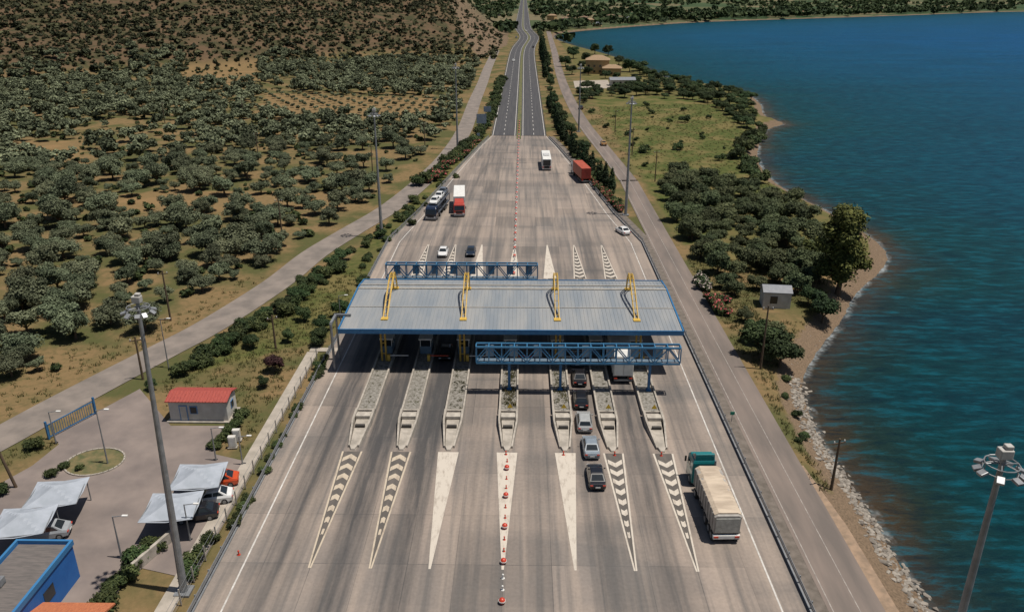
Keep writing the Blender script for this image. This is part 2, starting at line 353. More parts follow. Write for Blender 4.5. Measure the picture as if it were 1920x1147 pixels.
# paint: chevrons
def wornpaint(name,c,under,lo,hi):
    m,nt,p=new_mat(name); f=ramp(nt,noise(nt,1.3,6,(1.6,.5,1),.68),[(lo,0.),(hi,1.)]); nt.links.new(mixc(nt,f,c,under),p.inputs['Base Color']); p.inputs['Roughness'].default_value=.85; return m
PW=wornpaint('worn_white_paint',(.50,.45,.385),(.27,.225,.185),.50,.75)
PT=wornpaint('worn_tan_paint',(.46,.39,.30),(.25,.20,.155),.49,.72)
GAP=M('chevron_gap_concrete',(.115,.10,.088),(.075,.068,.062),1.2,.9,stretch=(1.3,.3,1))
for i,x0 in enumerate(ISL):
    for side in(0,1):
        ya,yb=(74.0,55.4) if side==0 else (129.0,148.)
        mb=MB(); wdt=1.12; dirn=1 if i<=2 else -1
        solid = i in(2,3,4)
        if solid: mb.q((x0-wdt,ya,.008),(x0-.1,yb,.008),(x0+.1,yb,.008),(x0+wdt,ya,.008))
        else:
            struct(obj('chevron_ground',MB().q((x0-wdt+.1,ya,.004),(x0,yb,.004),(x0+wdt-.1,ya,.004)),GAP),"dark worn concrete wedge between chevron stripes","road marking")
            for s_ in(-1,1):
                mb.q((x0+s_*wdt,ya,.008),(x0+s_*(wdt-.2),ya,.008),(x0+s_*.005,yb,.008),(x0+s_*.15,yb,.008))
            n=10; L=abs(yb-ya)
            for k in range(n):
                y=min(ya,yb)+ (L)*(k+.6)/n*.93+ (0 if side==0 else .2); fr=abs(y-yb)/L; hwid=max(0,((wdt-.15)*fr)-.12); 
                if hwid<.08: continue
                a=.95*hwid*dirn; t=.8
                for s_ in(-1,1):
                    mb.q((x0,y+a,.008),(x0,y+a+t,.008),(x0+s_*hwid,y+t,.008),(x0+s_*hwid,y,.008))
        struct(obj('chevron_marking',mb,PT if (i<2 and side==0) else PW),"worn white painted wedge marking ahead of toll island","road marking")
# ------------------------------------------------------------------ toll islands
SOIL=M('island_gravel',(.26,.245,.22),(.13,.12,.10),3,.95,bmp=.05)
def island(x0):
    r=thing('toll_island',"long concrete toll island with gravel planter and tapered nose","toll island",(x0,0,0),0,"toll islands in a row")
    mb=MB()
    for sx in(-1,1): mb.box((sx*1.03,101.5,.32),(.22,38.6,.64))
    mb.box((0,82.1,.32),(1.84,.22,.64)); mb.box((0,120.9,.32),(1.84,.22,.64))
    obj('island_wall',mb,CONC(),r,bevel=.03)
    mb=MB(); mb.box((0,88,.2),(1.84,11.4,.4)); mb.box((0,107,.22),(1.84,26,.44)); obj('planter_fill',mb,SOIL,r)
    for d,yb in((-1,82.),(1,121.)):
        mb=MB(); Yf=lambda t:yb+d*t
        for sx in(-1,1):
            mb.loft([[(sx*1.14,Yf(0),0),(sx*.86,Yf(0),0),(sx*.86,Yf(0),.85),(sx*1.14,Yf(0),.85)],
                     [(sx*1.14,Yf(2.4),0),(sx*.9,Yf(2.4),0),(sx*.9,Yf(2.4),.8),(sx*1.12,Yf(2.4),.8)],
                     [(sx*.62,Yf(7.2),0),(sx*.42,Yf(7.2),0),(sx*.42,Yf(7.2),.3),(sx*.6,Yf(7.2),.3)]])
        mb.loft([[(-.42,Yf(7.15),0),(.42,Yf(7.15),0),(.42,Yf(7.15),.3),(-.42,Yf(7.15),.3)],[(-.25,Yf(7.8),0),(.25,Yf(7.8),0),(.2,Yf(7.75),.18),(-.2,Yf(7.75),.18)]])
        mb.loft([[(-.86,Yf(.1),0),(.86,Yf(.1),0),(.86,Yf(.1),.45),(-.86,Yf(.1),.45)],[(-.45,Yf(7.1),0),(.45,Yf(7.1),0),(.42,Yf(7.1),.16),(-.42,Yf(7.1),.16)]])
        obj('island_nose',mb,CONC(),r)
        cw=M('concrete_white',(.46,.42,.36),(.32,.29,.25),2,.8)
        obj('crash_block',MB().box((0,Yf(1.3),.62),(1.66,.9,.4)),cw,r,bevel=.05); obj('crash_block',MB().box((0,Yf(3.4),.45),(1.1,.35,.4)),M('dark_pad',(.05,.045,.04)),r,bevel=.05)
    return r
for x0 in ISL: island(x0)
def booth(x,y):
    r=thing('toll_booth',"small glazed toll booth standing on concrete island","toll booth",(x,y,.44),0,"toll booths under the canopy")
    obj('booth_wall',MB().box((0,0,.55),(1.5,2.6,1.1)),M('booth_grey_blue',(.10,.16,.22),(.14,.2,.26)),r,bevel=.03)
    mb=MB()
    for sx in(-1,1):
        for yy in(-1.22,0,1.22): mb.box((sx*.7,yy,1.6),(.08,.08,1.0))
    obj('booth_frame',mb,WHITE(),r)
    obj('booth_window',MB().box((0,0,1.6),(1.34,2.4,.98)),GLASS(),r)
    obj('booth_roof',MB().box((0,0,2.2),(1.8,3.0,.2)),WHITE(),r,bevel=.04)
for x0 in ISL: booth(x0,99); 
for x0 in ISL[1::2]: booth(x0,105)
for i,x0 in enumerate(ISL):
    r=thing('barrier_gate',"red and white lane barrier beside toll booth","barrier",(x0+.7,95.2,.64),0,"lane barriers")
    obj('barrier_housing',MB().box((0,0,.45),(.35,.45,.9)),YEL(),r,bevel=.03)
    mb=MB(); mb.box((1.3,0,.75),(2.6,.08,.1)); obj('barrier_arm',mb,REDL() if i%2 else WHITE(),r)
# ------------------------------------------------------------------ canopy
CL,CRt=-23.35,20.3
r=thing('toll_canopy',"large grey corrugated canopy roof with blue fascia over toll lanes","canopy",(0,0,0))
prof=[(92.7,6.2),(105.6,6.85),(107.2,6.8),(110.4,6.45)]
mb=MB()
for (y0,z0),(y1,z1) in zip(prof[:-1],prof[1:]):
    mb.loft([[(CL,y0,z0-.12),(CRt,y0,z0-.12),(CRt,y0,z0),(CL,y0,z0)],[(CL,y1,z1-.12),(CRt,y1,z1-.12),(CRt,y1,z1),(CL,y1,z1)]])
nx=int((CRt-CL)/.5)
for i in range(nx+1):
    x=CL+.2+i*(CRt-CL-.4)/nx
    for (y0,z0),(y1,z1) in zip(prof[:-1],prof[1:]):
        mb.loft([[(x-.05,y0+.02,z0),(x+.05,y0+.02,z0),(x+.025,y0+.02,z0+.035),(x-.025,y0+.02,z0+.035)],[(x-.05,y1,z1),(x+.05,y1,z1),(x+.025,y1,z1+.035),(x-.025,y1,z1+.035)]])
RF=M('roof_sheet_grey',(.20,.225,.25),(.285,.29,.29),.7,.55,.1,stretch=(.9,.12,1))
obj('roof_sheet',mb,RF,r)
mb=MB(); mb.box(((CL+CRt)/2,105.7,6.93),(CRt-CL,.35,.1)); mb.box(((CL+CRt)/2,107.3,6.88),(CRt-CL,.2,.1)); mb.box(((CL+CRt)/2,99.5,6.60),(CRt-CL,.12,.05))
obj('roof_ridge_cap',mb,M('ridge_light',(.40,.37,.32),(.30,.28,.25),2,.6),r)
mb=MB(); mb.box(((CL+CRt)/2,92.6,6.0),(CRt-CL+.3,.16,.62)); mb.box(((CL+CRt)/2,110.5,6.3),(CRt-CL+.3,.16,.5))
for x in(CL-.12,CRt+.12):
    for (y0,z0),(y1,z1) in zip(prof[:-1],prof[1:]):
        mb.loft([[(x-.1,y0,z0-.5),(x+.1,y0,z0-.5),(x+.1,y0,z0+.12),(x-.1,y0,z0+.12)],[(x-.1,y1,z1-.5),(x+.1,y1,z1-.5),(x+.1,y1,z1+.12),(x-.1,y1,z1+.12)]])
obj('fascia',mb,BLUE(),r)
mb=MB()
for y in(95,100,105,109): mb.box(((CL+CRt)/2,y,5.85),(CRt-CL-.6,.3,.5))
for i in range(12): mb.box((CL+1+i*3.75,101.5,5.95),(.2,16.5,.3))
obj('roof_beam',mb,STEEL(),r)
for x in(-18.4,-7.95,4.7,15.25):
    for y in(95.6,106.6):
        obj('column',MB().cyl((x-.28,y,.4),(x-.28,y,6.),.13,n=10).cyl((x+.28,y,.4),(x+.28,y,6.),.13,n=10).box((x,y,3),(.5,.08,.1)).box((x,y,4.5),(.5,.08,.1)).box((x,y,1.5),(.5,.08,.1)),YEL(),r)
def arch(x):
    r=thing('roof_arch',"yellow steel lattice arch rising above the canopy roof","arch",(x,0,0),0,"yellow arches along the canopy")
    out=[(95.6,6.15),(97.6,7.35),(99.7,8.5),(101.8,9.5),(103.2,9.95),(104.2,9.85),(104.9,9.2),(105.5,8.0),(105.9,6.8)]
    inn=[(96.1,6.2),(98.,7.1),(100.1,8.2),(102.,9.1),(103.2,9.5),(103.9,9.4),(104.5,8.8),(105.05,7.8),(105.45,6.8)]
    mb=MB()
    for s_ in(-.25,.25):
        for P_ in(out,inn):
            for a,b in zip(P_[:-1],P_[1:]): mb.cyl((s_,*a),(s_,*b),.065,n=6)
        for k in range(len(out)): mb.cyl((s_,*out[k]),(s_,*inn[k]),.03,n=5)
        for k in range(len(out)-1): mb.cyl((s_,*out[k]),(s_,*inn[k+1]),.03,n=5)
    for k in range(len(out)-1):
        for t in(0,.5):
            a=tuple(out[k][j]*(1-t)+out[k+1][j]*t for j in(0,1)); mb.cyl((-.23,*a),(.23,*a),.04,n=5)
    obj('arch_frame',mb,YEL(),r)
    obj('arch_foot',MB().box((0,95.8,6.42),(.9,.9,.12)),YEL(),r); obj('arch_foot',MB().box((0,105.7,6.98),(.9,.8,.12)),YEL(),r)
for x in(-18.05,-7.75,4.55,14.9): arch(x)
def gantry(x0,x1,y,z0,z1,posts,lab):
    r=thing('sign_gantry',lab,"gantry",(0,y,0),0,"blue sign gantries")
    mb=MB(); dy=1.1
    for yy in(-dy/2,dy/2):
        for z in(z0,z1): mb.box(((x0+x1)/2,yy,z),(x1-x0,.16,.22))
        n=int((x1-x0)/1.5); st_=(x1-x0)/n
        for i in range(n+1): mb.box((x0+i*st_+(.0),yy,(z0+z1)/2),(.13,.1,z1-z0-.22))
        for i in range(n):
            a=(x0+i*st_,yy,z0+.1); b=(x0+(i+1)*st_,yy,z1-.1)
            if i%2: a,b=(a[0],yy,z1-.1),(b[0],yy,z0+.1)
            mb.cyl(a,b,.08,n=4)
    n=int((x1-x0)/1.5)
    for i in range(n+1):
        x=x0+i*(x1-x0)/n
        for z in(z0,z1): mb.box((x,0,z),(.1,dy-.16,.12))
    obj('truss',mb,M('light_blue_steel',(.035,.155,.30),(.05,.19,.34),2,.5),r)
    obj('walkway',MB().box(((x0+x1)/2,0,z0+.16),(x1-x0-.2,.8,.06)),M('walkway_grating',(.12,.17,.22),(.09,.13,.17),4,.6),r)
    for px in posts:
        obj('post',MB().box((px,0,z0/2+.1),(.32,.32,z0-.3)).box((px,0,.55),(.6,.6,.12)),BLUE(),r,bevel=.02)
    for px in np.arange(x0+1.6,x1-1,2.95):
        obj('lane_sign',MB().box((px,dy/2+.12,(z0+z1)/2),(1.0,.12,1.5)),M('sign_back',(.25,.30,.34),(.2,.25,.3),2,.5),r)
gantry(-5.6,19.1,87.6,4.35,6.45,(-1.6,4.7,15.6),"blue steel truss sign gantry standing on toll islands")
gantry(-21.3,2.3,117,4.4,6.7,(-18.4,-8,-1.6),"blue steel truss gantry behind the canopy")
r=thing('camera_portal',"grey steel portal frame beside the canopy edge","portal",(-24.6,93.5,0))
obj('portal_leg',MB().cyl((0,0,0),(0,0,6.6),.17,n=10),STEEL(),r); obj('portal_beam',MB().box((.9,3,6.6),(2.2,.3,.3)).box((0,1.5,6.6),(.3,3.,.3)),STEEL(),r); obj('portal_leg',MB().cyl((0,3,0),(0,3,6.5),.14,n=10),STEEL(),r)
# ------------------------------------------------------------------ delineator balls
BM={}
def ball(y,rd,lab,x=None):
    r=thing('delineator_ball',lab,"lane divider",(float(hcx(y)) if x is None else x,y,0),0,"lane divider balls along the centre line")
    me=BM.get(rd)
    if not me:
        a=MB().sph((0,0,rd*.95),rd,10,6).mesh('ball'); a.materials.append(REDL()); a.shade_smooth()
        b=MB().cyl((0,0,rd*.82),(0,0,rd*1.15),rd*1.02,n=12).mesh('band'); b.materials.append(WHITE()); BM[rd]=me=(a,b)
    for nm,q in zip(('ball','reflective_band'),me): 
        o=link(bpy.data.objects.new(nm,q)); o.parent=r
for i in range(6): ball(46.5+i*4.85,.29,"red and white ball marker on painted centre line")
MPM={}
def mpost(x,y,red=False,s=1):
    if red not in MPM:
        MPM[red]=MB().cyl((0,0,0),(0,0,.05),.2,n=10).cyl((0,0,.05),(0,0,.5),.09,.07,8).sph((0,0,.5),.12,8,5).mesh('marker_post'); MPM[red].materials.append(REDL() if red else WHITE())
    o=link(bpy.data.objects.new('marker_post',MPM[red])); o.location=(x,y,0); o.scale=(s,s,s); tag(o,("small red" if red else "small white")+" marker post on centre line","marker post","marker posts")
for y in(48.2,49.7,52.9,54.3): mpost(CX,y,s=.8)
for y in(57.8,59.4,62.6,64.2,67.4,69,72.2): mpost(CX,y,True,s=.65)
for x0 in ISL[3:]: mpost(x0+R.uniform(-.3,.3),73.6,True,.8)
mpost(-25.1,57,True,.8)
y=131
while y<268: ball(y,.3,"small red and white ball marker on centre line"); mpost(CX,y+2.4,False,1.3); y+=4.8
y=272
while y<300: ball(y,.3,"red and white ball marker at median start"); y+=5
# ------------------------------------------------------------------ guard rails
def guard(side,y0,y1,lab):
    r=thing('guard_rail',lab,"guard rail"); pts=[]
    y=y0
    while y<=y1: pts.append((CX+side*(float(phw(y))+.05),y)); y+=3
    mb=MB()
    for (xa,ya),(xb,yb) in zip(pts[:-1],pts[1:]):
        for dz in((.45,.15),(.72,.15)):
            mb.loft([[(xa-.04,ya,dz[0]),(xa+.04,ya,dz[0]),(xa+.02,ya,dz[0]+dz[1]),(xa-.02,ya,dz[0]+dz[1])],[(xb-.04,yb,dz[0]),(xb+.04,yb,dz[0]),(xb+.02,yb,dz[0]+dz[1]),(xb-.02,yb,dz[0]+dz[1])]])
        mb.loft([[(xa-.09,ya,-.02),(xa+.09,ya,-.02),(xa+.09,ya,.14),(xa-.09,ya,.14)],[(xb-.09,yb,-.02),(xb+.09,yb,-.02),(xb+.09,yb,.14),(xb-.09,yb,.14)]])
    obj('rail_beam',mb,STEEL(),r)
    pm=MB().box((0,0,.45),(.1,.12,.9)).mesh('post'); pm.materials.append(STEEL())
    for x,y in pts[::1]:
        o=link(bpy.data.objects.new('post',pm)); o.parent=r; o.location=(x+side*.1,y,0)
guard(-1,24,266,"grey steel guard rail along olive grove side of plaza"); guard(1,24,266,"grey steel guard rail between plaza and service road")
for side in(-1,1):
    mb=MB(); 
    for z in(.5,.7):
        ysn=np.arange(268,1500,14); cx=hcx(ysn)+side*9.4
        for i in range(len(ysn)-1): mb.q((cx[i],ysn[i],z-.12),(cx[i+1],ysn[i+1],z-.12),(cx[i+1],ysn[i+1],z+.04),(cx[i],ysn[i],z+.04))
    for i in range(0,len(ysn)): mb.box((cx[i],ysn[i],.35),(.1,.1,.7))
    tag(obj('guard_rail',mb,STEEL()),"long grey guard rail beside the asphalt highway","guard rail")
r=thing('wire_fence',"thin wire fence with concrete posts beside footpath","fence")
pm=MB().box((0,0,.8),(.1,.1,1.6)).mesh('fence_post'); pm.materials.append(CONC())
for i in range(22):
    o=link(bpy.data.objects.new('fence_post',pm)); o.parent=r; o.location=(-27.75,40+i*2.7,0)
mb=MB()
for z in(.4,.9,1.5): mb.cyl((-27.75,40,z),(-27.75,97,z),.015,n=4)
obj('fence_wire',mb,STEEL(),r)
# ------------------------------------------------------------------ masts
def mast(x,y,h,heads=9,lean=0.,lab="tall steel floodlight mast with ring of lamps",rz=None):
    r=thing('floodlight_mast',lab,"floodlight mast",(x,y,-.1),0,"tall floodlight masts"); r.rotation_euler=(0,lean,0)
    obj('pole',MB().cyl((0,0,0),(0,0,h*.5),.34,.23,12).cyl((0,0,h*.5),(0,0,h),.23,.13,12).box((0,0,.1),(1.3,1.3,.25)),STEEL(),r)
    mb=MB(); n=14; q_=.78
    for z in(h-.55,h-.95):
        for i in range(n):
            a,b=2*math.pi*i/n,2*math.pi*(i+1)/n; mb.cyl((q_*math.cos(a),q_*math.sin(a),z),(q_*math.cos(b),q_*math.sin(b),z),.03,n=5)
    for i in range(6): a=math.pi*i/3; mb.cyl((0,0,h-.55),(q_*math.cos(a),q_*math.sin(a),h-.55),.03,n=5); mb.cyl((q_*math.cos(a),q_*math.sin(a),h-.55),(q_*math.cos(a),q_*math.sin(a),h-.95),.025,n=5)
    obj('lamp_ring',mb,STEEL(),r)
    obj('mast_cap',MB().box((0,0,h+.02),(.62,.5,.5)).box((.1,0,h+.38),(.36,.36,.2)),M('mast_cap_white',(.46,.45,.42),(.34,.33,.31),2,.6),r,bevel=.05)
    g_=random.Random(int(x*10)+int(y))
    for i in range(heads):
        a=2*math.pi*i/heads+g_.uniform(-.15,.15); obj('floodlight',MB().box((0,0,0),(.36,.42,.16),rx=g_.uniform(-.7,-.2)),M('lamp_housing',(.30,.31,.32),(.18,.19,.20),2,.4,.3),r,(1.0*math.cos(a),1.0*math.sin(a),h-.95),(0,0,a-math.pi/2),bevel=.03)
for (px,py,h,ln) in((345,1108,26.3,.026),(716,445,25,0),(1173,403,25,0),(858,280,25,0),(1085,247,22,0)):
    x,y=G(px,py); mast(x,y,h,9,ln)
mast(23.1,33,26.3)
def lamp(px,py,h,lab="slim grey lamp post beside road"):
    x,y=G(px,py); r=thing('street_lamp',lab,"street lamp",(x,y,-.1),0,"slim lamp posts")
    obj('pole',MB().cyl((0,0,0),(0,0,h),.09,.05,8),STEEL(),r); obj('arm',MB().cyl((0,0,h-.05),(.9,0,h+.1),.04,n=6),STEEL(),r); obj('lamp_head',MB().box((1.1,0,h+.1),(.5,.22,.12)),WHITE(),r,bevel=.03)
for a in((202,868,6.5),(316,688,7),(405,862,4),(105,830,4),(228,1045,4.5),(357,1012,4),(455,870,3.5),(640,612,5),(1035,150,8)): lamp(*a)
def wpole(px,py,h,lean=0):
    x,y=G(px,py); r=thing('utility_pole',"weathered wooden utility pole with crossarm","utility pole",(x,y,float(tz(x,y))),R.random()*.6,"wooden utility poles"); r.rotation_euler[1]=lean
    obj('pole',MB().cyl((0,0,0),(0,0,h),.16,.1,8),WOOD(),r); obj('crossarm',MB().box((0,0,h-.5),(1.5,.1,.12)),WOOD(),r)
    for xx in(-.6,0,.6): obj('insulator',MB().cyl((xx,0,h-.42),(xx,0,h-.22),.06,n=6),WHITE(),r)
for a in((1560,908,6),(530,450,8.5),(699,328,8),(797,278,8),(457,222,8),(1228,340,8),(1426,690,9),(1153,248,7.5),(30,912,9,-.15),(517,652,5),(485,300,8),(310,235,8),(268,710,6),(1185,290,8),(320,600,8)): wpole(*a)
# ------------------------------------------------------------------ vehicles
WM={}
def wheel(par,x,y,rad,wd):
    k=(rad,wd)
    if k not in WM:
        a=MB().cyl((-wd/2,0,0),(wd/2,0,0),rad,n=18).mesh('tyre'); a.materials.append(DARK())
        b=MB().cyl((-wd/2-.01,0,0),(wd/2+.01,0,0),rad*.58,n=12).mesh('rim'); b.materials.append(STEEL()); WM[k]=(a,b)
    o=bpy.data.objects.new('wheel',WM[k][0]); link(o); o.parent=par; o.location=(x,y,rad)
    q=bpy.data.objects.new('rim',WM[k][1]); link(q); q.parent=o
def pane(A,B,C,D,u0,u1,v0,v1,off=.015):
    A,B,C,D=map(Vector,(A,B,C,D)); n=(B-A).cross(D-A).normalized()*off
    f=lambda u,v:(A*(1-u)+B*u)*(1-v)+(D*(1-u)+C*u)*v+n
    return MB().q(f(u0,v0),f(u1,v0),f(u1,v1),f(u0,v1))
def car(px,py,face,colname,col,lab,xy=None,z=0.,estate=False,group=None,name='car',rz=None):
    x,y=xy if xy else G(px,py,z+.7)
    r=thing(name,lab,"car",(x,y,z),(0 if face>0 else math.pi) if rz is None else rz,group)
    r.scale=(.98,.93,1)
    pm=paintcar(colname,col)
    stn=[(-2.2,.66,.42,.66),(-2.1,.80,.25,.88),(-1.65,.88,.2,.97),(-.9,.9,.18,.98),(.9,.9,.18,.95),(1.55,.88,.2,.86),(2.05,.82,.25,.74),(2.22,.66,.36,.6)]
    rings=[]
    for yy,hw,zb,zt in stn: rings.append([(-hw*.88,yy,zb),(hw*.88,yy,zb),(hw,yy,zb+.12),(hw,yy,zt-.2),(hw*.88,yy,zt),(-hw*.88,yy,zt),(-hw,yy,zt-.2),(-hw,yy,zb+.12)])
    mb=MB().loft(rings)
    rb=-2.0 if estate else -1.75; rt=-1.6 if estate else -.95
    B_=[(-.8,rb,.93),(.8,rb,.93),(.8,1.15,.9),(-.8,1.15,.9)]; T_=[(-.62,rt,1.40),(.62,rt,1.40),(.62,.35,1.40),(-.62,.35,1.40)]
    mb.loft([B_,T_,[(-.5,rt+.15,1.46),(.5,rt+.15,1.46),(.5,.2,1.46),(-.5,.2,1.46)]])
    obj('body',mb,pm,r,bevel=.05,smooth=False)
    g=GLASS()
    obj('windscreen',pane(B_[2],B_[3],T_[3],T_[2],.06,.94,.12,.92),g,r); obj('rear_window',pane(B_[0],B_[1],T_[1],T_[0],.08,.92,.15,.9),g,r)
    for u in((.1,.5),(.54,.92)):
        obj('side_window',pane(B_[1],B_[2],T_[2],T_[1],u[0],u[1],.15,.9),g,r); obj('side_window',pane(B_[3],B_[0],T_[0],T_[3],1-u[1],1-u[0],.15,.9),g,r)
    for s_ in(-1,1):
        obj('headlight',MB().box((s_*.62,2.12,.62),(.32,.16,.12)),M('lamp_lens',(.6,.6,.58),(.5,.5,.5),2,.15),r,bevel=.02)
        obj('taillight',MB().box((s_*.64,-2.16,.72),(.3,.1,.14)),REDL(),r,bevel=.02)
        obj('mirror',MB().box((s_*.98,.85,.95),(.2,.1,.13)),pm,r,bevel=.02)
        for yy in(-1.35,1.38): wheel(r,s_*.8,yy,.32,.2)
    obj('number_plate',MB().box((0,-2.23,.55),(.5,.03,.12)),WHITE(),r)
    return r
BK=(.012,.012,.015); SV=(.30,.32,.34); WH=(.7,.7,.69); GY=(.12,.14,.17)
q="cars queueing at the toll lane"
L5=7.35
for yy,cn,cc,lb,es in((68.9,'black',BK,"black sedan car waiting last in toll queue",0),(74.5,'silver',(.22,.26,.30),"silver blue sedan car waiting in toll queue",0),(79.9,'lightgrey',(.36,.37,.37),"light grey hatchback car waiting in toll queue",1),(85.2,'black',BK,"black hatchback car waiting in toll queue",1),(91.0,'black',BK,"dark car waiting in toll queue by gantry",0),(96.5,'grey',GY,"dark grey car entering the canopy shade",0)):
    car(0,0,1,cn,cc,lb,xy=(L5+(.25 if yy<78 else -.15)+(R.random()-.5)*.3,yy),estate=bool(es),group=q,rz=(R.random()-.5)*.04)
car(0,0,-1,'black',BK,"dark car leaving the toll lane in shade",xy=(-10.4,98),)
car(831,471,-1,'white',WH,"white car driving toward toll plaza"); car(883,470,-1,'navy',(.012,.02,.035),"dark blue car driving toward toll plaza")
car(1168,431,1,'white',WH,"white car parked near the guard rail",rz=.35)
for px,py,f,cn,cc in((963,113,-1,'white',WH),(1000,88,1,'black',BK),(987,58,1,'white',WH),(968,70,-1,'grey',GY)): 
    car(px,py,f,cn,cc,f"{cn} car driving on asphalt highway")
car(1107,258,1,'ochre',(.35,.2,.06),"ochre car on the service road",xy=(25.2,252)); car(0,0,1,'black',BK,"dark car on coastal service road",xy=(23.2,330))
for px,py,cn,cc,lb in((408,897,'orangered',(.55,.07,.015),"orange red car parked under shade canopy"),(396,928,'white',WH,"white car parked under shade canopy"),(368,958,'black',BK,"black car parked under shade canopy"),(86,993,'silver2',SV,"silver car parked under shade canopy")):
    car(px,py,1,cn,cc,lb,name='parked_car',rz=math.pi/2+.25,group="cars parked under shade canopies")
def trailer_wheels(r,ys,rad=.5):
    for y in ys:
        for s_ in(-1,1): wheel(r,s_*1.05,y,rad,.38)
def cab(r,yf,cm,roof=True,h=3.1):
    rg=lambda z,a,b,hw:[(-hw,a,z),(hw,a,z),(hw,b,z),(-hw,b,z)]
    obj('cab_body',MB().loft([rg(.45,yf-2.3,yf,1.2),rg(1.5,yf-2.3,yf,1.23),rg(h-.35,yf-2.3,yf-.28,1.18),rg(h,yf-2.2,yf-.6,1.05)]),cm,r,bevel=.08)
    A,B,C,D=(1.23,yf,1.5),(-1.23,yf,1.5),(-1.18,yf-.28,h-.35),(1.18,yf-.28,h-.35)
    obj('windscreen',pane(A,B,C,D,.05,.95,.05,.85,.02),GLASS(),r)
    for s_ in(-1,1):
        obj('side_window',MB().box((s_*1.215,yf-.9,2.05),(.03,.9,.7)),GLASS(),r)
        obj('mirror',MB().box((s_*1.42,yf-.25,2.1),(.18,.12,.6)),DARK(),r); obj('headlight',MB().box((s_*.9,yf+.02,.8),(.4,.08,.22)),M('lamp_lens',(.6,.6,.58)),r)
    obj('bumper',MB().box((0,yf-.1,.5),(2.4,.35,.4)),STEEL(),r,bevel=.04); obj('grille',MB().box((0,yf+.015,1.15),(1.5,.05,.45)),DARK(),r)
    if roof: obj('roof_deflector',MB().loft([rg(h,yf-2.2,yf-.9,1.0),rg(h+.65,yf-2.2,yf-1.9,.95)]),cm,r,bevel=.05)
def chassis(r,y0,y1): obj('chassis',MB().box((0,(y0+y1)/2,.8),(.9,y1-y0,.25)).box((-.95,(y0+y1)/2,.65),(.4,1.,.5)).box((.95,(y0+y1)/2,.65),(.4,1.,.5)),DARK(),r)
r=thing('tipper_truck',"teal tractor truck with cream tarpaulin tipper trailer on plaza","truck",(18.35,64.3,0),.03)
teal=paintcar('teal',(.01,.17,.18)); cab(r,5.9,teal); chassis(r,-5,5); trailer_wheels(r,(4.4,1.9,-2.2,-3.5,-4.5))
obj('cab_rear_window',MB().box((0,3.58,2.3),(1.4,.04,.5)),GLASS(),r); obj('air_tank',MB().cyl((-.8,3.0,1.2),(.8,3.0,1.2),.22,n=10),STEEL(),r); obj('exhaust_stack',MB().cyl((.95,3.3,.8),(.95,3.3,3.3),.1,n=8),STEEL(),r)
cream=M('cream_tarp',(.52,.43,.33),(.36,.29,.22),.9,.8,stretch=(.5,2,.5),bmp=.06)
rg=lambda yy,hw,z0,z1:[(-hw,yy,z0),(hw,yy,z0),(hw+.05,yy,z1-.1),(hw*.8,yy,z1+.05),(-hw*.8,yy,z1+.05),(-hw-.05,yy,z1-.1)]
obj('trailer_body',MB().loft([rg(-5.1,1.18,1.1,2.9),rg(-4.9,1.2,1.1,3.05),rg(2.3,1.2,1.1,3.1),rg(2.6,1.15,1.2,2.95)]),M('trailer_grey',(.36,.34,.31),(.27,.25,.23),2,.6),r,bevel=.03)
rings=[]
for i in range(15):
    yy=-4.95+i*7.45/14; dz=.05*math.sin(i*2.4)
    rings.append([(-1.24,yy,3.0),(1.24,yy,3.0),(.85,yy,3.2+dz),(-.85,yy,3.22+dz)])
obj('tarpaulin',MB().loft(rings),cream,r,bevel=.02)
mb=MB()
for i in range(9): mb.box((-1.27,-4.6+i*.87,2.1),(.08,.1,1.8)).box((1.27,-4.6+i*.87,2.1),(.08,.1,1.8))
obj('side_ribs',mb,M('trailer_grey',(.4,.38,.35)),r)
obj('tailgate',MB().box((0,-5.17,2.0),(2.2,.08,1.5)),M('tail_panel',(.36,.36,.33),(.25,.25,.23),3,.6),r,bevel=.02)
obj('rear_bumper',MB().box((0,-5.1,.75),(2.45,.3,.4)),WHITE(),r,bevel=.03)
for s_ in(-1,1): obj('taillight',MB().box((s_*.95,-5.28,.8),(.4,.06,.16)),REDL(),r); obj('mudguard',MB().box((s_*1.05,-3.4,1.05),(.5,3.2,.08)),DARK(),r)
def box_truck(x,y,rz,cabm,bm,L,h,lab,capm=None):
    r=thing('box_truck',lab,"truck",(x,y,0),rz); cab(r,L/2,cabm,True,3.0); chassis(r,-L/2+.3,L/2-1)
    trailer_wheels(r,(L/2-1.3,L/2-3.6,-L/2+1.2,-L/2+2.5,-L/2+3.8))
    obj('trailer_box',MB().box((0,-1.4,(1.15+h)/2),(2.5,L-2.9,h-1.15)),bm,r,bevel=.05)
    mb=MB().box((-.6,-L/2-.0,(1.2+h)/2),(1.12,.08,h-1.4)).box((.6,-L/2-.0,(1.2+h)/2),(1.12,.08,h-1.4)); obj('rear_door',mb,capm or bm,r,bevel=.02)
    for s_ in(-1,1): obj('taillight',MB().box((s_*.95,-L/2-.02,.85),(.4,.1,.18)),REDL(),r)
    obj('rear_bumper',MB().box((0,-L/2+.05,.6),(2.3,.15,.2)),STEEL(),r)
    return r
box_truck(12.75,95.5,0,WHITE(),M('truck_white',(.62,.62,.6),(.52,.52,.5),1,.5),11,3.9,"white box truck entering a toll lane")
box_truck(-14.3,174.3,math.pi+.07,paintcar('red',(.42,.04,.02)),WHITE(),13.5,3.9,"red truck with white trailer approaching toll plaza")
box_truck(14.9,206,.16,WHITE(),M('truck_orange',(.42,.08,.04),(.30,.06,.03),1,.5),13,3.9,"truck with orange red trailer leaving toll plaza",M('truck_dark_red',(.25,.03,.02)))
r=thing('coach_bus',"white coach bus driving away from toll plaza","bus",(6.3,220,0),.01)
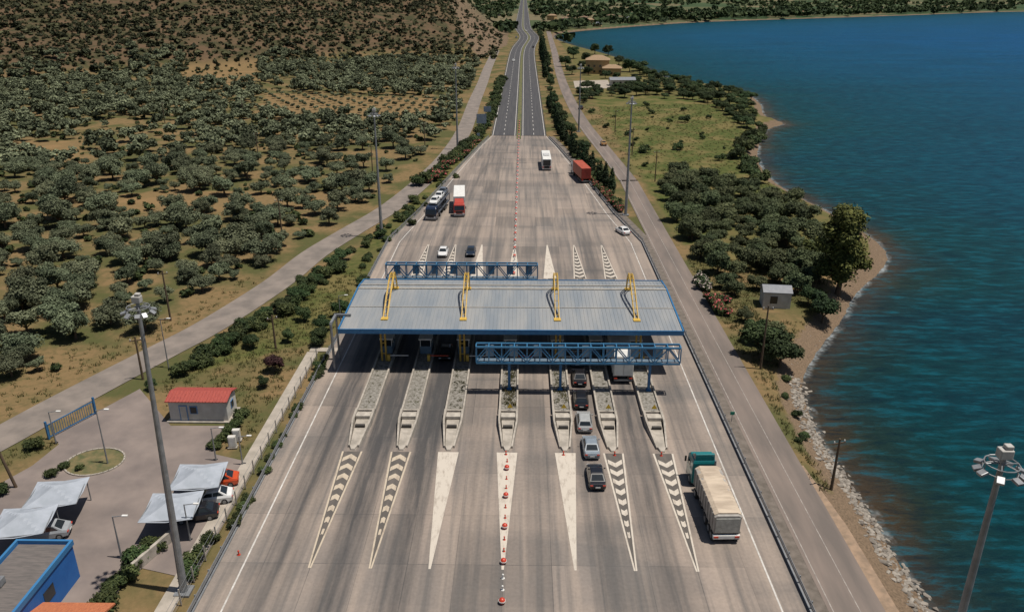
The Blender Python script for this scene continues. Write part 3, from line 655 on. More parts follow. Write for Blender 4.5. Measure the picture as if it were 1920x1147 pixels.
rr=lambda yy,hw,z1:[(-hw,yy,.4),(hw,yy,.4),(hw,yy,z1-.3),(hw*.88,yy,z1),(-hw*.88,yy,z1),(-hw,yy,z1-.3)]
obj('body',MB().loft([rr(-5.9,1.2,3.2),rr(-5.6,1.25,3.4),rr(5.4,1.25,3.4),rr(5.9,1.15,3.1)]),WHITE(),r,bevel=.06)
obj('rear_window',MB().box((0,-5.93,2.2),(2.0,.06,1.5)),GLASS(),r); obj('windscreen',MB().box((0,5.9,2.1),(2.1,.06,1.5)),GLASS(),r)
for s_ in(-1,1): obj('side_window',MB().box((s_*1.26,0,2.3),(.03,10.2,.95)),GLASS(),r); obj('taillight',MB().box((s_*1.0,-5.94,1.0),(.3,.06,.4)),REDL(),r)
obj('engine_cover',MB().box((0,-5.92,1.0),(1.5,.06,.7)),DARK(),r); obj('roof_unit',MB().box((0,-1,3.5),(1.6,3,.25)),M('roofunit',(.5,.5,.5)),r,bevel=.05)
trailer_wheels(r,(3.8,-2.8,-4.2))
r=thing('car_transporter',"dark car transporter truck carrying cars","car transporter",(-18.9,171.5,0),math.pi-.12)
cab(r,7.,paintcar('navy2',(.01,.02,.05)),False,2.9); chassis(r,-6.5,6); trailer_wheels(r,(5.8,3,-2,-3.2))
mb=MB()
for s_ in(-1,1):
    mb.box((s_*1.2,-1,1.15),(.12,12,.15)).box((s_*1.2,-1,2.75),(.12,12,.15))
    for yy in(-6.8,-3,1,4.8): mb.box((s_*1.2,yy,1.95),(.12,.12,1.6))
mb.box((0,-1,1.1),(2.2,12,.08)).box((0,-1,2.7),(2.2,12,.08)); obj('loading_deck',mb,M('dark_steel_frame',(.05,.06,.08)),r)
for k,(yy,zz,cn,cc) in enumerate(((2.6,2.76,'white',WH),(-1.9,2.76,'white',WH),(-5.8,2.76,'grey',GY),(1.5,1.16,'silver',SV),(-3.5,1.16,'black',BK))):
    a=math.pi-.12; x=-18.9-math.sin(a)*yy; y=171.5+math.cos(a)*yy
    car(0,0,1,cn,cc,f"{cn} car carried on transporter deck",xy=(x,y),z=zz,rz=a,group="cars carried on the transporter")
# ------------------------------------------------------------------ buildings
r=thing('site_office',"white prefabricated office with red tiled roof","small building",(-37.4,81.7,-.05))
W_=M('render_white',(.54,.52,.48),(.44,.42,.38),1,.8)
obj('wall',MB().box((0,0,1.3),(6.7,3.,2.6)),W_,r)
RT=M('red_roof',(.36,.07,.05),(.27,.05,.04),2,.6,stretch=(6,1,1),bmp=.02)
mb=MB().loft([[(-3.6,-1.8,2.6),(3.6,-1.8,2.6),(3.6,-1.8,2.7),(-3.6,-1.8,2.7)],[(-3.6,0,3.12),(3.6,0,3.12),(3.6,0,3.22),(-3.6,0,3.22)],[(-3.6,1.8,2.6),(3.6,1.8,2.6),(3.6,1.8,2.7),(-3.6,1.8,2.7)]])
for i in range(19):
    x=-3.5+i*7/18; mb.loft([[(x-.03,-1.8,2.7),(x+.03,-1.8,2.7),(x+.03,-1.8,2.75),(x-.03,-1.8,2.75)],[(x-.03,0,3.22),(x+.03,0,3.22),(x+.03,0,3.27),(x-.03,0,3.27)]])
obj('roof',mb,RT,r)
BW=M('blue_window_frame',(.08,.2,.4),(.1,.22,.42),2,.4)
d=obj('door',MB().box((-1.7,-1.53,1.05),(.95,.06,2.1)),BW,r); obj('door_panel',MB().box((-1.7,-1.57,1.1),(.72,.03,1.8)),W_,d)
wd=obj('window',MB().box((-.5,-1.53,1.5),(.9,.06,1.0)),BW,r); obj('pane',MB().box((-.5,-1.57,1.5),(.7,.03,.8)),GLASS(),wd)
wd=obj('window',MB().box((3.37,.2,1.5),(.06,.9,.9)),BW,r); obj('pane',MB().box((3.41,.2,1.5),(.03,.7,.7)),GLASS(),wd)
obj('plinth',MB().box((0,-.1,.05),(7.4,3.6,.16)),CONC(),r)
r=thing('blue_building',"flat roofed building with bright blue walls","building",(-40.1,48.,-.05))
obj('wall',MB().box((0,0,1.7),(4.6,12.2,3.4)),M('bright_blue_wall',(.01,.10,.34),(.015,.12,.38),1,.6),r)
obj('roof',MB().box((0,0,3.44),(4.2,11.8,.1)),M('roof_dark_sheet',(.10,.09,.085),(.15,.13,.12),1,.7,stretch=(1,6,1),bmp=.03),r)
mb=MB()
for s_ in(-1,1): mb.box((s_*2.3,0,3.55),(.22,12.4,.5))
mb.box((0,6.1,3.55),(4.38,.22,.5)); mb.box((0,-6.1,3.55),(4.38,.22,.5)); obj('parapet',mb,M('parapet_blue',(.03,.15,.34),(.04,.17,.35),1,.5),r,bevel=.02)
obj('window',MB().box((2.31,2,1.8),(.05,1.4,1.1)),GLASS(),r)
obj('roof_unit',MB().box((-.8,1,3.85),(.9,.7,.6)),STEEL(),r,bevel=.03)
r=thing('tiled_roof_building',"low building with orange clay tiled roof","building",(*G(60,1175),-.05))
obj('wall',MB().box((0,-1.5,.8),(12,4,1.6)),W_,r); obj('roof',MB().loft([[(-6.5,-4,1.6),(6.5,-4,1.6),(6.5,-4,1.75),(-6.5,-4,1.75)],[(-6.5,-1.5,2.4),(6.5,-1.5,2.4),(6.5,-1.5,2.55),(-6.5,-1.5,2.55)],[(-6.5,.9,1.6),(6.5,.9,1.6),(6.5,.9,1.75),(-6.5,.9,1.75)]]),M('orange_tiles',(.5,.17,.07),(.36,.11,.05),3,.8,stretch=(5,1,1),bmp=.05),r)
def shade(px,py,rz,sz=4.7):
    x,y=G(px,py,2.5); r=thing('shade_canopy',"white tensile shade canopy over parked cars","shade canopy",(x,y,-.05),rz,"white parking shade canopies")
    h=sz/2; n=12; vs=MB(); f=lambda u,v:(u*h,v*h*.95,2.3+1.0*(1-max(abs(u),abs(v)))**1.3+.2*(abs(u*v)))
    for i in range(n):
        for j in range(n):
            a,b=-1+2*i/n,-1+2*(i+1)/n; c_,d_=-1+2*j/n,-1+2*(j+1)/n
            vs.q(f(a,c_),f(b,c_),f(b,d_),f(a,d_))
    o=obj('membrane',vs,M('tent_fabric',(.34,.37,.42),(.27,.30,.34),.8,.7),r); s_=o.modifiers.new('s','SOLIDIFY'); s_.thickness=.03
    mb=MB()
    for a in(-1,1): mb.cyl((a*h*.9,h*.8,0),(a*h*.9,h*.8,2.45),.06,n=6); mb.cyl((a*h*.9,h*.8,2.4),(a*h,-h*.9,2.42),.045,n=6)
    mb.cyl((-h,-h*.9,2.42),(h,-h*.9,2.42),.04,n=6); obj('frame',mb,STEEL(),r)
for a in((372,890,.12),(322,947,.12),(105,922,.2),(42,975,.2)): shade(*a)
ga,gb=G(92,822),G(180,775); r=thing('sliding_gate',"blue steel bar gate at parking lot entrance","gate",((ga[0]+gb[0])/2,(ga[1]+gb[1])/2,-.05),math.atan2(gb[1]-ga[1],gb[0]-ga[0])); GL=math.hypot(gb[0]-ga[0],gb[1]-ga[1])
mb=MB(); mb.box((0,0,.2),(GL-.3,.08,.1)).box((0,0,1.7),(GL-.3,.08,.1)); obj('gate_frame',mb,BLUE(),r); mb=MB()
nb=int(GL/.28)
for i in range(nb): mb.box((-GL/2+.2+i*(GL-.4)/(nb-1),0,.95),(.045,.045,1.4))
obj('gate_bars',mb,BLUE(),r)
for s_ in(-1,1): obj('gate_post',MB().box((s_*GL/2,0,1.1),(.2,.2,2.2)),BLUE(),r)
for px,py in((445,825),(437,838)):
    x,y=G(px,py); r=thing('utility_cabinet',"white roadside electrical cabinet on concrete base","utility cabinet",(x,y,0),.1,"white utility cabinets"); obj('cabinet_body',MB().box((0,0,.75),(.8,.5,1.3)),W_,r,bevel=.02); obj('cabinet_base',MB().box((0,0,.05),(1,.7,.12)),CONC(),r); obj('cabinet_door',MB().box((0,-.26,.75),(.6,.03,1.1)),WHITE(),r)
mb=MB(); cx_,cy_=G(178,865); 
mb.q(*[(cx_+3.0*math.cos(a*math.pi/8),cy_+2.6*math.sin(a*math.pi/8),-.02) for a in range(16)])
struct(obj('planting_bed',mb,M('bed_grass',(.17,.13,.06),(.07,.08,.03),1,.95)),"grassy planting bed in parking lot","planting bed")
mb=MB()
for a in range(32):
    t=a*math.pi/16; mb.box((cx_+2.95*math.cos(t),cy_+2.6*math.sin(t),0),(.6,.15,.16),rz=t+math.pi/2)
struct(obj('kerb',mb,CONC()),"curved concrete kerb around planting bed","kerb")
def house(px,py,wx,wy,h,rz,wallc,roofc,lab,hip=True,z=0,xy=None,ov=.5):
    x,y=xy if xy else G(px,py); r=thing('house',lab,"house",(x,y,float(tz(x,y))-.1),rz)
    obj('wall',MB().box((0,0,h/2),(wx,wy,h)),wallc,r)
    a,b=wx/2+ov,wy/2+ov; rr_=[[(-a,-b,h),(a,-b,h),(a,b,h),(-a,b,h)],[(-a,-b,h+.15),(a,-b,h+.15),(a,b,h+.15),(-a,b,h+.15)],[(-a+b*.8 if hip else -a,-.1,h+.15+b*.4),(a-b*.8 if hip else a,-.1,h+.15+b*.4),(a-b*.8 if hip else a,.1,h+.15+b*.4),(-a+b*.8 if hip else -a,.1,h+.15+b*.4)]]
    obj('roof',MB().loft(rr_),roofc,r)
    for i in range(max(1,int(wx/3.5))):
        for k in range(max(1,int(h/2.9))): obj('window',MB().box((-wx/2+1.6+i*3.2,-wy/2-.02,1.5+k*3),(1.1,.06,1.2)),GLASS(),r)
    obj('door',MB().box((wx/2+.02,0,1.05),(.06,1.,2.1)),WOOD(),r)
TER=M('terracotta',(.21,.125,.08),(.16,.10,.065),1,.8,stretch=(4,1,1)); WYL=M('ochre_render',(.48,.33,.16),(.40,.27,.12),1,.8); GRR=M('grey_roof',(.20,.21,.23),(.15,.16,.18),2,.5); TAN=M('tan_roof',(.30,.20,.115),(.23,.155,.09),1,.8,stretch=(4,1,1))
house(1452,570,4.2,3.2,2.6,-.12,W_,GRR,"small white cabin with grey sheet roof among trees",False,ov=.15)
house(1120,137,13,11,7.5,-.1,WYL,TAN,"ochre seaside villa with tan hipped roof"); house(1147,141,10,8,4,-.1,WYL,TAN,"ochre annex with tan roof beside villa"); house(1166,160,12,5,2.8,.05,W_,GRR,"low white pavilion near the beach",False)
mb=MB(); mb.q(*[(a,b,-.03) for a,b in GP([(1075,152),(1140,150),(1145,166),(1078,165)])][::-1]); struct(obj('forecourt',mb,M('pale_forecourt',(.35,.31,.25),(.28,.24,.2),.3,.9)),"pale paved forecourt beside seaside villa","pavement")
vil=[(1080,52),(1105,47),(1120,50),(1060,44),(1048,50),(1180,43),(1300,37),(1340,34),(1035,38),(1020,46),(1500,30),(1650,24),(1145,38),(940,30),(890,22),(1070,33),(1095,42),(1260,33)]
for i,(px,py) in enumerate(vil):
    x,y=G(px,py)
    if bool(pip(np.array([x]),np.array([y]),seapoly)[0]): y+=60
    house(0,0,R.uniform(7,13),R.uniform(6,9),R.choice([3.2,6.2]),R.uniform(-.5,.5),R.choice([W_,WYL]),R.choice([TER,TAN,GRR]),"distant village house with low pitched roof",xy=(x,y))
for px,py,wx,hh,zz in((903,246,3.4,3.2,2.6),(914,222,2.8,2.0,2.4),(897,262,.9,.9,1.2)):
    x,y=G(px,py); r=thing('road_sign',"pale grey-blue back of a large road sign","road sign",(x,y,0),.1,"road signs beside highway")
    obj('panel',MB().box((0,0,zz+hh/2),(wx,.1,hh)),M('sign_panel_grey',(.20,.25,.31),(.16,.2,.26),1,.5),r); obj('post',MB().cyl((-wx*.3,.1,0),(-wx*.3,.1,zz+hh),.08).cyl((wx*.3,.1,0),(wx*.3,.1,zz+hh),.08),STEEL(),r)
x,y=G(1373,790); r=thing('road_sign',"small green sign on post beside guard rail","road sign",(24.3,y,0)); obj('panel',MB().box((0,0,1.1),(.5,.06,.4)),M('green_sign',(.01,.2,.13)),r); obj('post',MB().cyl((0,.05,0),(0,.05,1.2),.04),STEEL(),r)
for x0 in(ISL[3],ISL[4],ISL[5],ISL[6]):
    r=thing('warning_sign',"yellow triangular warning sign on toll island nose","warning sign",(x0+.2,82.1,.64),0,"island warning signs")
    obj('panel',MB().q((-.35,-.06,.35),(.35,-.06,.35),(0,-.06,.95)),M('sign_yellow',(.75,.5,.04)),r); obj('post',MB().cyl((0,0,0),(0,0,.9),.03,n=6),STEEL(),r)
# ------------------------------------------------------------------ vegetation
def cubesphere(n=3):
    V=[];Fq=[]
    for ax in range(3):
        for sg in(-1,1):
            b=len(V)
            for i in range(n+1):
                for j in range(n+1):
                    v=[0,0,0]; v[ax]=sg; v[(ax+1)%3]=-1+2*i/n; v[(ax+2)%3]=(-1+2*j/n)*sg; V.append(v)
            for i in range(n):
                for j in range(n):
                    a=b+i*(n+1)+j; Fq.append((a,a+n+1,a+n+2,a+1))
    V=np.array(V,float); V/=np.linalg.norm(V,axis=1)[:,None]; return V,np.array(Fq)
CSV,CSF=cubesphere(2)
def cloud(lobes,n,size,core=.72,jit=.25,seed=0,flat=1.,tonejit=.4,fl=0.):
    g=np.random.default_rng(seed); L=np.array(lobes,float)
    wgt=L[:,3]**2; k=g.choice(len(L),n,p=wgt/wgt.sum())
    d=g.normal(size=(n,3)); d/=np.linalg.norm(d,axis=1)[:,None]; d[:,2]=np.where(d[:,2]<-.5,-d[:,2],d[:,2])
    rad=1+g.uniform(-jit,jit*.9,n); P=L[k,:3]+d*np.stack([L[k,3],L[k,3],L[k,4]],1)*rad[:,None]
    nn=d+g.normal(size=(n,3))*.5+np.array([0,0,.3]); nn/=np.linalg.norm(nn,axis=1)[:,None]
    t=np.cross(nn,g.normal(size=(n,3))); t/=np.linalg.norm(t,axis=1)[:,None]; b=np.cross(nn,t)
    s=size*g.uniform(.6,1.4,n)[:,None]; t*=s; b*=s*.6
    V=np.stack([P-t-b,P+t-b*.4,P+t*.8+b,P-t*.6+b],1).reshape(-1,3)
    Fq=np.arange(4*n).reshape(n,4)
    lt=g.uniform(-.22,.22,len(L)); tn=np.clip(.42+lt[k]+g.normal(size=n)*tonejit*.5,0,.72)
    if fl: tn=np.where((g.random(n)<fl)&(d[:,2]>-.2),1.,tn)
    T=np.repeat(tn,4)
    VV=[V];FF=[Fq];TT=[T];off=len(V)
    for l in L:  # dark-toned solid core added inside each lobe to block light through the leaves
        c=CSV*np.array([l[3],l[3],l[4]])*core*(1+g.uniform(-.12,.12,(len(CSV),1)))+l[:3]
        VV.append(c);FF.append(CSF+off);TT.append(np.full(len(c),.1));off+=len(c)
    return np.concatenate(VV),np.concatenate(FF),np.concatenate(TT)
def lobes_round(g,r,h0,n=9,sub=.5,flat=.75):
    ex=g.uniform(.82,1.15); ey=2-ex-.05
    L=[(0,0,h0,r*.58,r*.5*flat/.75)]
    for i in range(n):
        a=2*math.pi*i/n+g.uniform(-.5,.5); rr=r*g.uniform(.4,.82); z=h0+r*flat*g.uniform(-.45,.6)
        s=r*sub*g.uniform(.45,1.05); L.append((rr*math.cos(a)*ex,rr*math.sin(a)*ey,z,s,s*.85))
    return L
def trunk_mesh(g,h,r0,spread,n=4,name='trunk'):
    mb=MB(); a0=g.uniform(0,.3); top=(a0*.6,.1*h*.3,h*.45)
    mb.cyl((0,0,-.2),(top[0]*.5,top[1]*.5,h*.25),r0*1.25,r0*.9,7); mb.cyl((top[0]*.5,top[1]*.5,h*.25),top,r0*.9,r0*.75,7)
    for i in range(n):
        a=2*math.pi*i/n+g.uniform(-.4,.4); m1=(top[0]+spread*.5*math.cos(a),top[1]+spread*.5*math.sin(a),h*.75)
        mb.cyl(top,m1,r0*.5,r0*.33,6); mb.cyl(m1,(m1[0]+spread*.4*math.cos(a),m1[1]+spread*.4*math.sin(a),h*1.1),r0*.33,r0*.12,5)
    me=mb.mesh(name); me.materials.append(WOOD()); return me
OL=leafmat('olive_foliage',(.030,.039,.020),(.195,.222,.130)); DK=leafmat('dark_foliage',(.012,.026,.009),(.065,.094,.034)); SH=leafmat('shrub_foliage',(.016,.030,.010),(.085,.110,.038))
CY=leafmat('cypress_foliage',(.009,.020,.008),(.040,.065,.025)); PI=leafmat('pine_foliage',(.022,.034,.009),(.125,.140,.035)); OP=leafmat('oleander_pink',(.02,.04,.012),(.08,.115,.04),(.50,.12,.12)); OW=leafmat('oleander_white',(.02,.04,.012),(.07,.11,.04),(.5,.42,.38))
def mk_variants(name,mat,k,n,size,r,h0,seed,flat=.75,**kw):
    out=[]
    for i in range(k):
        g=np.random.default_rng(seed+i); V,Fq,T=cloud(lobes_round(g,r*g.uniform(.9,1.1),h0,flat=flat,n=kw.get('nl',9)),n,size,seed=seed+i,fl=kw.get('fl',0))
        out.append((V,Fq,T))
    return out
class Kind: pass
def kind(name,mat,k,n,size,r,h0,seed,trunk=None,**kw):
    K=Kind(); K.raw=mk_variants(name,mat,k,n,size,r,h0,seed,**kw); K.me=[mesh_np('crown' if trunk else name,*a[:2],mat,a[2]) for a in K.raw]
    K.name=name; K.mat=mat
    K.tr=[trunk_mesh(np.random.default_rng(seed+50+i),*trunk) for i in range(3)] if trunk else None
    return K
def plant(K,x,y,s,label,cat,group,sz=None,z=None):
    z=float(tz(x,y)) if z is None else z; i=R.randrange(len(K.me)); sz=s*(sz or 1)
    if K.tr is None:
        o=link(bpy.data.objects.new(K.name,K.me[i])); o.location=(x,y,z-.05); o.rotation_euler[2]=R.random()*6.28; o.scale=(s,s,sz); return tag(o,label,cat,group)
    e=thing(K.name,label,cat,(x,y,z),R.random()*6.28,group); e.scale=(s*R.uniform(.92,1.08),s,sz)
    for nm,me in(('trunk',R.choice(K.tr)),('crown',K.me[i])):
        o=link(bpy.data.objects.new(nm,me)); o.parent=e
    return e
def merged(name,raws,mat,P,s,label,cat,szr=1.,tjv=.2):
    VV=[];FF=[];TT=[];off=0; P=np.asarray(P); g=np.random.default_rng(3); vi=g.integers(0,len(raws),len(P)); a=g.uniform(0,6.28,len(P)); tj=g.uniform(-tjv,tjv,len(P))
    for k,(V,Fq,T) in enumerate(raws):
        m_=vi==k; n=m_.sum()
        if not n: continue
        ca,sa=np.cos(a[m_])[:,None],np.sin(a[m_])[:,None]; sc=s[m_][:,None]
        x=(V[None,:,0]*ca-V[None,:,1]*sa)*sc+P[m_,0:1]; y=(V[None,:,0]*sa+V[None,:,1]*ca)*sc+P[m_,1:2]; z=V[None,:,2]*sc*szr+P[m_,2:3]
        VV.append(np.stack([x,y,z],-1).reshape(-1,3)); FF.append((Fq[None]+(np.arange(n)*len(V))[:,None,None]).reshape(-1,4)+off); TT.append(np.clip(T[None]+tj[m_][:,None],0,1).ravel()); off+=n*len(V)
    o=link(bpy.data.objects.new(name,mesh_np(name,np.concatenate(VV),np.concatenate(FF),mat,np.concatenate(TT)))); o["kind"]="stuff"; return tag(o,label,cat)
def scatter(poly,sp,jit=.35,keep=1.,seed=1,hole=None):
    g=np.random.default_rng(seed); P=np.array(poly); x0,y0=P.min(0); x1,y1=P.max(0)
    gx,gy=np.meshgrid(np.arange(x0,x1,sp),np.arange(y0,y1,sp*.87)); gx=gx+(np.arange(gx.shape[0])%2)[:,None]*sp*.5
    gx=gx.ravel()+g.uniform(-jit,jit,gx.size)*sp; gy=gy.ravel()+g.uniform(-jit,jit,gy.size)*sp
    m_=pip(gx,gy,poly)&(g.random(gx.size)<keep)
    for h in hole or []: m_&=~pip(gx,gy,h)
    return np.stack([gx[m_],gy[m_]],1)
CABX,CABY=G(1452,570)
def clear(P,mr=4.5,ms=4.):
    x,y=P[:,0],P[:,1]; m_=pdist(x,y,leftroad)>mr; m_&=pdist(x,y,rightroad)>ms
    m_&=np.abs(x-hcx(y))>np.where(y<268,phw(y)+1.5,11.); m_&=~pip(x,y,lot); m_&=~((x>-30.2)&(x<-27.6)&(y<101)); m_&=~((np.abs(x+37.4)<4.2)&(np.abs(y-81.7)<2.6))
    m_&=~((np.abs(x-CABX)<3.2)&(np.abs(y-CABY+1.5)<5))
    sdd=pdist(x,y,shore); m_&=(~pip(x,y,seapoly))&(sdd>3.5); return P[m_]
FIELD=GP([(500,172),(835,185),(800,226),(470,216)]); B1=GP([(30,266),(145,266),(150,296),(30,298)]); B2=GP([(350,112),(500,105),(470,155),(340,152)]); B3=GP([(260,374),(330,366),(560,370),(570,386),(420,392),(260,390)])
GROVE=GP([(-120,140),(0,150),(250,128),(520,118),(760,112),(900,118),(882,170),(862,215),(820,270),(760,330),(640,410),(560,455),(470,520),(330,590),(180,668),(60,720),(-120,800)])
K_ol=kind('olive_tree',OL,8,3200,.135,2.5,2.5,100,trunk=(2.6,.22,1.6),nl=12)
FARol=mk_variants('o',OL,5,340,.38,2.4,2.4,140)
P=clear(scatter(GROVE,6.0,.46,.90,5,[FIELD,B1,B2,B3]),5.5)
kp=(np.sin(P[:,0]*.06)+np.cos(P[:,1]*.045+P[:,0]*.02)+NR.normal(size=len(P))*.7)>-1.4
P=P[kp]; o=np.argsort(np.hypot(P[:,0],P[:,1])); P=P[o]
for x,y in P[:300]:
    plant(K_ol,x,y,R.choice([R.uniform(.4,.75),R.uniform(.7,1.15),R.uniform(.75,1.2)]),"grey-green olive tree on dry grass","olive tree","olive trees in the grove",R.uniform(.8,1.1))
P2=P[300:]; fp=scatter(FIELD,7.5,.06,1,3); fs=np.full(len(fp),.42)
P3=np.concatenate([P2,fp]); s3=np.concatenate([NR.uniform(.55,1.25,len(P2)),fs])
merged('olive_grove',FARol,OL,np.column_stack([P3,tz(P3[:,0],P3[:,1])]),s3,"grove of grey-green olive trees reaching the hillside","olive grove",tjv=.3)
P=clear(scatter(GROVE,7.2,.5,.7,17,[FIELD,B1]),5)
SHf=mk_variants('s',SH,4,170,.3,1.2,.7,160,flat=.6)
merged('grove_undergrowth',SHf,SH,np.column_stack([P,tz(P[:,0],P[:,1])]),NR.uniform(.25,1.0,len(P)),"dark green undergrowth between olive trees","undergrowth",tjv=.3)
HP=[(-1200,330),(-262,405),(-185,480),(-102,555),(-20,560),(-18,1000),(-120,1100),(-1200,1100)]
P=scatter(HP,4.3,.5,.95,9); m_=(np.abs(P[:,0]-hcx(P[:,1]))>16)&(np.abs(P[:,0])<P[:,1]*.72+40); P=P[m_]
cp=pip(P[:,0],P[:,1],CUT); P=P[~cp|(NR.random(len(P))<.3)]
dens=(np.sin(P[:,0]*.03+P[:,1]*.02)+np.cos(P[:,1]*.033)+NR.normal(size=len(P))*.9)>-1.35; P=P[dens]
HS=mk_variants('h',SH,6,36,.62,1.6,.8,170,flat=.55,nl=4)
merged('hillside_scrub',HS,leafmat('scrub_foliage',(.015,.021,.009),(.078,.084,.038)),np.column_stack([P,tz(P[:,0],P[:,1])]),NR.uniform(.3,.95,len(P))*NR.choice([1,1,1.2,1.9],len(P)),"dark green scrub covering rocky hillside","scrub",tjv=.35)
g=np.random.default_rng(21); n=9000; yy=np.exp(g.uniform(math.log(820),math.log(5200),n)); xx=g.uniform(-1,1,n)*yy*.72
yy2=yy+g.normal(size=n)*10; m_=(np.abs(xx-hcx(yy2))>14)&(~pip(xx,yy2,seapoly))&(hillz(xx,yy2)<3)&((np.sin(xx*.011+yy2*.004)+np.cos(yy2*.009)+g.normal(size=n)*.7)>-.5)
m_&=(pdist(xx,yy2,rightroad)>8)
P=np.stack([xx,yy2],1)[m_]; FT=mk_variants('f',DK,4,30,1.6,3.2,3.,180,nl=4)
merged('distant_woodland',FT,DK,np.column_stack([P,tz(P[:,0],P[:,1])]),NR.uniform(.8,2.0,len(P)),"distant dark trees across the coastal plain","woodland")
cs=[]
for a,b in zip(shore0[-10:-2],shore0[-9:-1]):
    L=math.hypot(b[0]-a[0],b[1]-a[1]); 
    for i in range(int(L/4)): 
        t=R.random(); cs.append((a[0]+(b[0]-a[0])*t+R.uniform(-5,5),a[1]+(b[1]-a[1])*t+R.uniform(14,90)))
P=np.array(cs); P=P[~pip(P[:,0],P[:,1],seapoly)]; P=P[np.abs(P[:,0]-hcx(P[:,1]))>14]; P=P[pdist(P[:,0],P[:,1],rightroad)>7]
merged('coastal_woodland',FT,DK,np.column_stack([P,tz(P[:,0],P[:,1])]),NR.uniform(.8,1.9,len(P)),"belt of dark trees behind the far beach","woodland")
K_sh=kind('shrub',SH,6,900,.125,1.25,.85,200,flat=.65); K_dk=kind('broadleaf_tree',DK,6,2700,.17,2.7,3.,230,trunk=(2.8,.2,1.6)); 
K_cy=Kind(); K_cy.name='cypress_tree'; K_cy.raw=[cloud([(0,0,.9,.75,.9),(.05,0,2.2,.85,1.2),(0,.05,3.6,.7,1.2),(0,0,5.,.5,1.1),(0,0,6.2,.28,.9)],1300,.17,seed=300+i,jit=.3) for i in range(3)]
K_cy.me=[mesh_np('crown',*a[:2],CY,a[2]) for a in K_cy.raw]; K_cy.tr=[MB().cyl((0,0,-.1),(0,0,2),.14,.1,7).mesh('trunk')]; K_cy.tr[0].materials.append(WOOD())
K_op=kind('oleander_bush',OP,3,900,.15,1.25,.95,240,flat=.7,fl=.24); K_ow=kind('oleander_bush',OW,2,900,.15,1.25,.95,250,flat=.7,fl=.3)
def line(K,pts,sp,smin,smax,label,cat,group,jit=.8,keep=1.,px=True,sz=None):
    P_=GP(pts) if px else pts
    for a,b in zip(P_[:-1],P_[1:]):
        L=math.hypot(b[0]-a[0],b[1]-a[1]); n=max(1,int(L/sp))
        for i in range(n):
            if R.random()>keep: continue
            t=(i+R.random()*.6)/n; plant(K,a[0]+(b[0]-a[0])*t+R.uniform(-jit,jit),a[1]+(b[1]-a[1])*t+R.uniform(-jit,jit),R.uniform(smin,smax),label,cat,group,sz)
SL="leafy green shrub on the grassy verge"
line(K_dk,[(345,690),(430,640),(520,585),(600,520),(660,480)],2.7,.38,.66,"dark green bushy tree beside the country road","tree","verge trees",1.3,sz=.75)
line(K_sh,[(330,705),(430,650),(540,580),(640,500)],2.2,.6,1.3,SL,"shrub","verge shrubs",1.)
line(K_sh,[(660,475),(730,425),(800,365)],3.4,.5,1.2,SL,"shrub","verge shrubs",1.2)
line(K_sh,[(660,540),(700,490),(745,440),(800,385),(850,330)],4.5,.4,.9,SL,"shrub","verge shrubs",1.5)
line(K_op,[(800,345),(850,310),(895,268)],3.2,.9,1.5,"pink flowering oleander bush beside plaza","oleander","oleander bushes",.8)
line(K_sh,[(790,350),(860,290),(900,255),(925,205),(940,150)],2.8,.9,1.8,SL,"shrub","verge shrubs",1.2)
line(K_sh,[(-26.9,61),(-26.9,66)],1.6,.4,.7,"low green hedge shrub beside the footpath","shrub","hedge shrubs",.2,px=False)
line(K_sh,[(-26.8,69),(-26.8,90)],2.3,.3,.55,"low green hedge shrub beside the footpath","shrub","hedge shrubs",.2,px=False,keep=.85)
line(K_sh,[(-26.6,90),(-26.6,98)],1.5,.4,.75,"low green hedge shrub beside the footpath","shrub","hedge shrubs",.2,px=False)
line(K_sh,[(190,1147),(240,1075),(300,1015)],1.3,.7,1.1,"green hedge shrub beside parking lot wall","shrub","hedge shrubs",.4)
line(K_sh,[(345,1080),(400,1005)],1.4,.6,.8,"green hedge shrub beside footpath","shrub","hedge shrubs",.3)
line(K_sh,[(405,840),(440,800),(460,770)],1.5,.6,.9,"green hedge shrub near site office","shrub","hedge shrubs",.4)
line(K_sh,[(50,845),(90,835)],1.6,.6,.95,"round shrub beside the blue gate","shrub","hedge shrubs",.3)
line(K_sh,[(100,890),(125,878),(150,862)],1.5,.4,.8,"round shrub at parking lot edge","shrub","hedge shrubs",.3)
line(K_sh,[(150,880),(200,855)],1.8,.35,.6,"small shrub in planting bed","shrub","hedge shrubs",.4)
line(K_sh,[(0,925),(40,900)],1.5,.6,.9,"shrub at parking lot corner","shrub","hedge shrubs",.4)
line(K_sh,[(31.0,76),(33.,86),(35,96),(36,108)],3.2,.25,.6,"low dry shrub between service road and sea","shrub","seaside shrubs",.7,px=False)
for px,py,s_ in((600,645,.5),(570,600,.45),(540,640,.4),(495,725,.3),(470,650,.45),(285,730,.3),(605,620,.45),(640,590,.5)): x,y=G(px,py); plant(K_dk,x,y,s_,"small dark green tree on dry grass verge","tree","verge trees")
x,y=G(515,695); K_pu=kind('purple_plum_tree',leafmat('purple_leaf',(.02,.010,.012),(.06,.025,.03)),1,1600,.18,2.0,2.2,260,trunk=(2.,.14,1.)); plant(K_pu,x,y,.6,"dark purple leaved small tree on dry grass","tree",None)
line(K_cy,[(1030,195),(1036,215),(1050,250),(1075,290),(1115,335),(1150,365)],3.6,.7,1.1,"dark green cypress tree beside plaza","cypress","cypress row beside plaza",.9,sz=.85)
line(K_cy,[(1016,100),(1020,125),(1023,150)],14,1.4,2.0,"tall dark cypress tree beside highway","cypress","cypress row beside plaza",1.2)
line(K_dk,[(1012,62),(1017,85),(1024,110),(1040,215),(1090,290),(1140,350)],11,.5,.95,"dark green tree between highway and service road","tree","roadside trees",.8)
line(K_op,[(1110,340),(1140,372),(1165,402)],2.4,.7,1.0,"pink flowering oleander bush beside plaza","oleander","oleander bushes",.5)
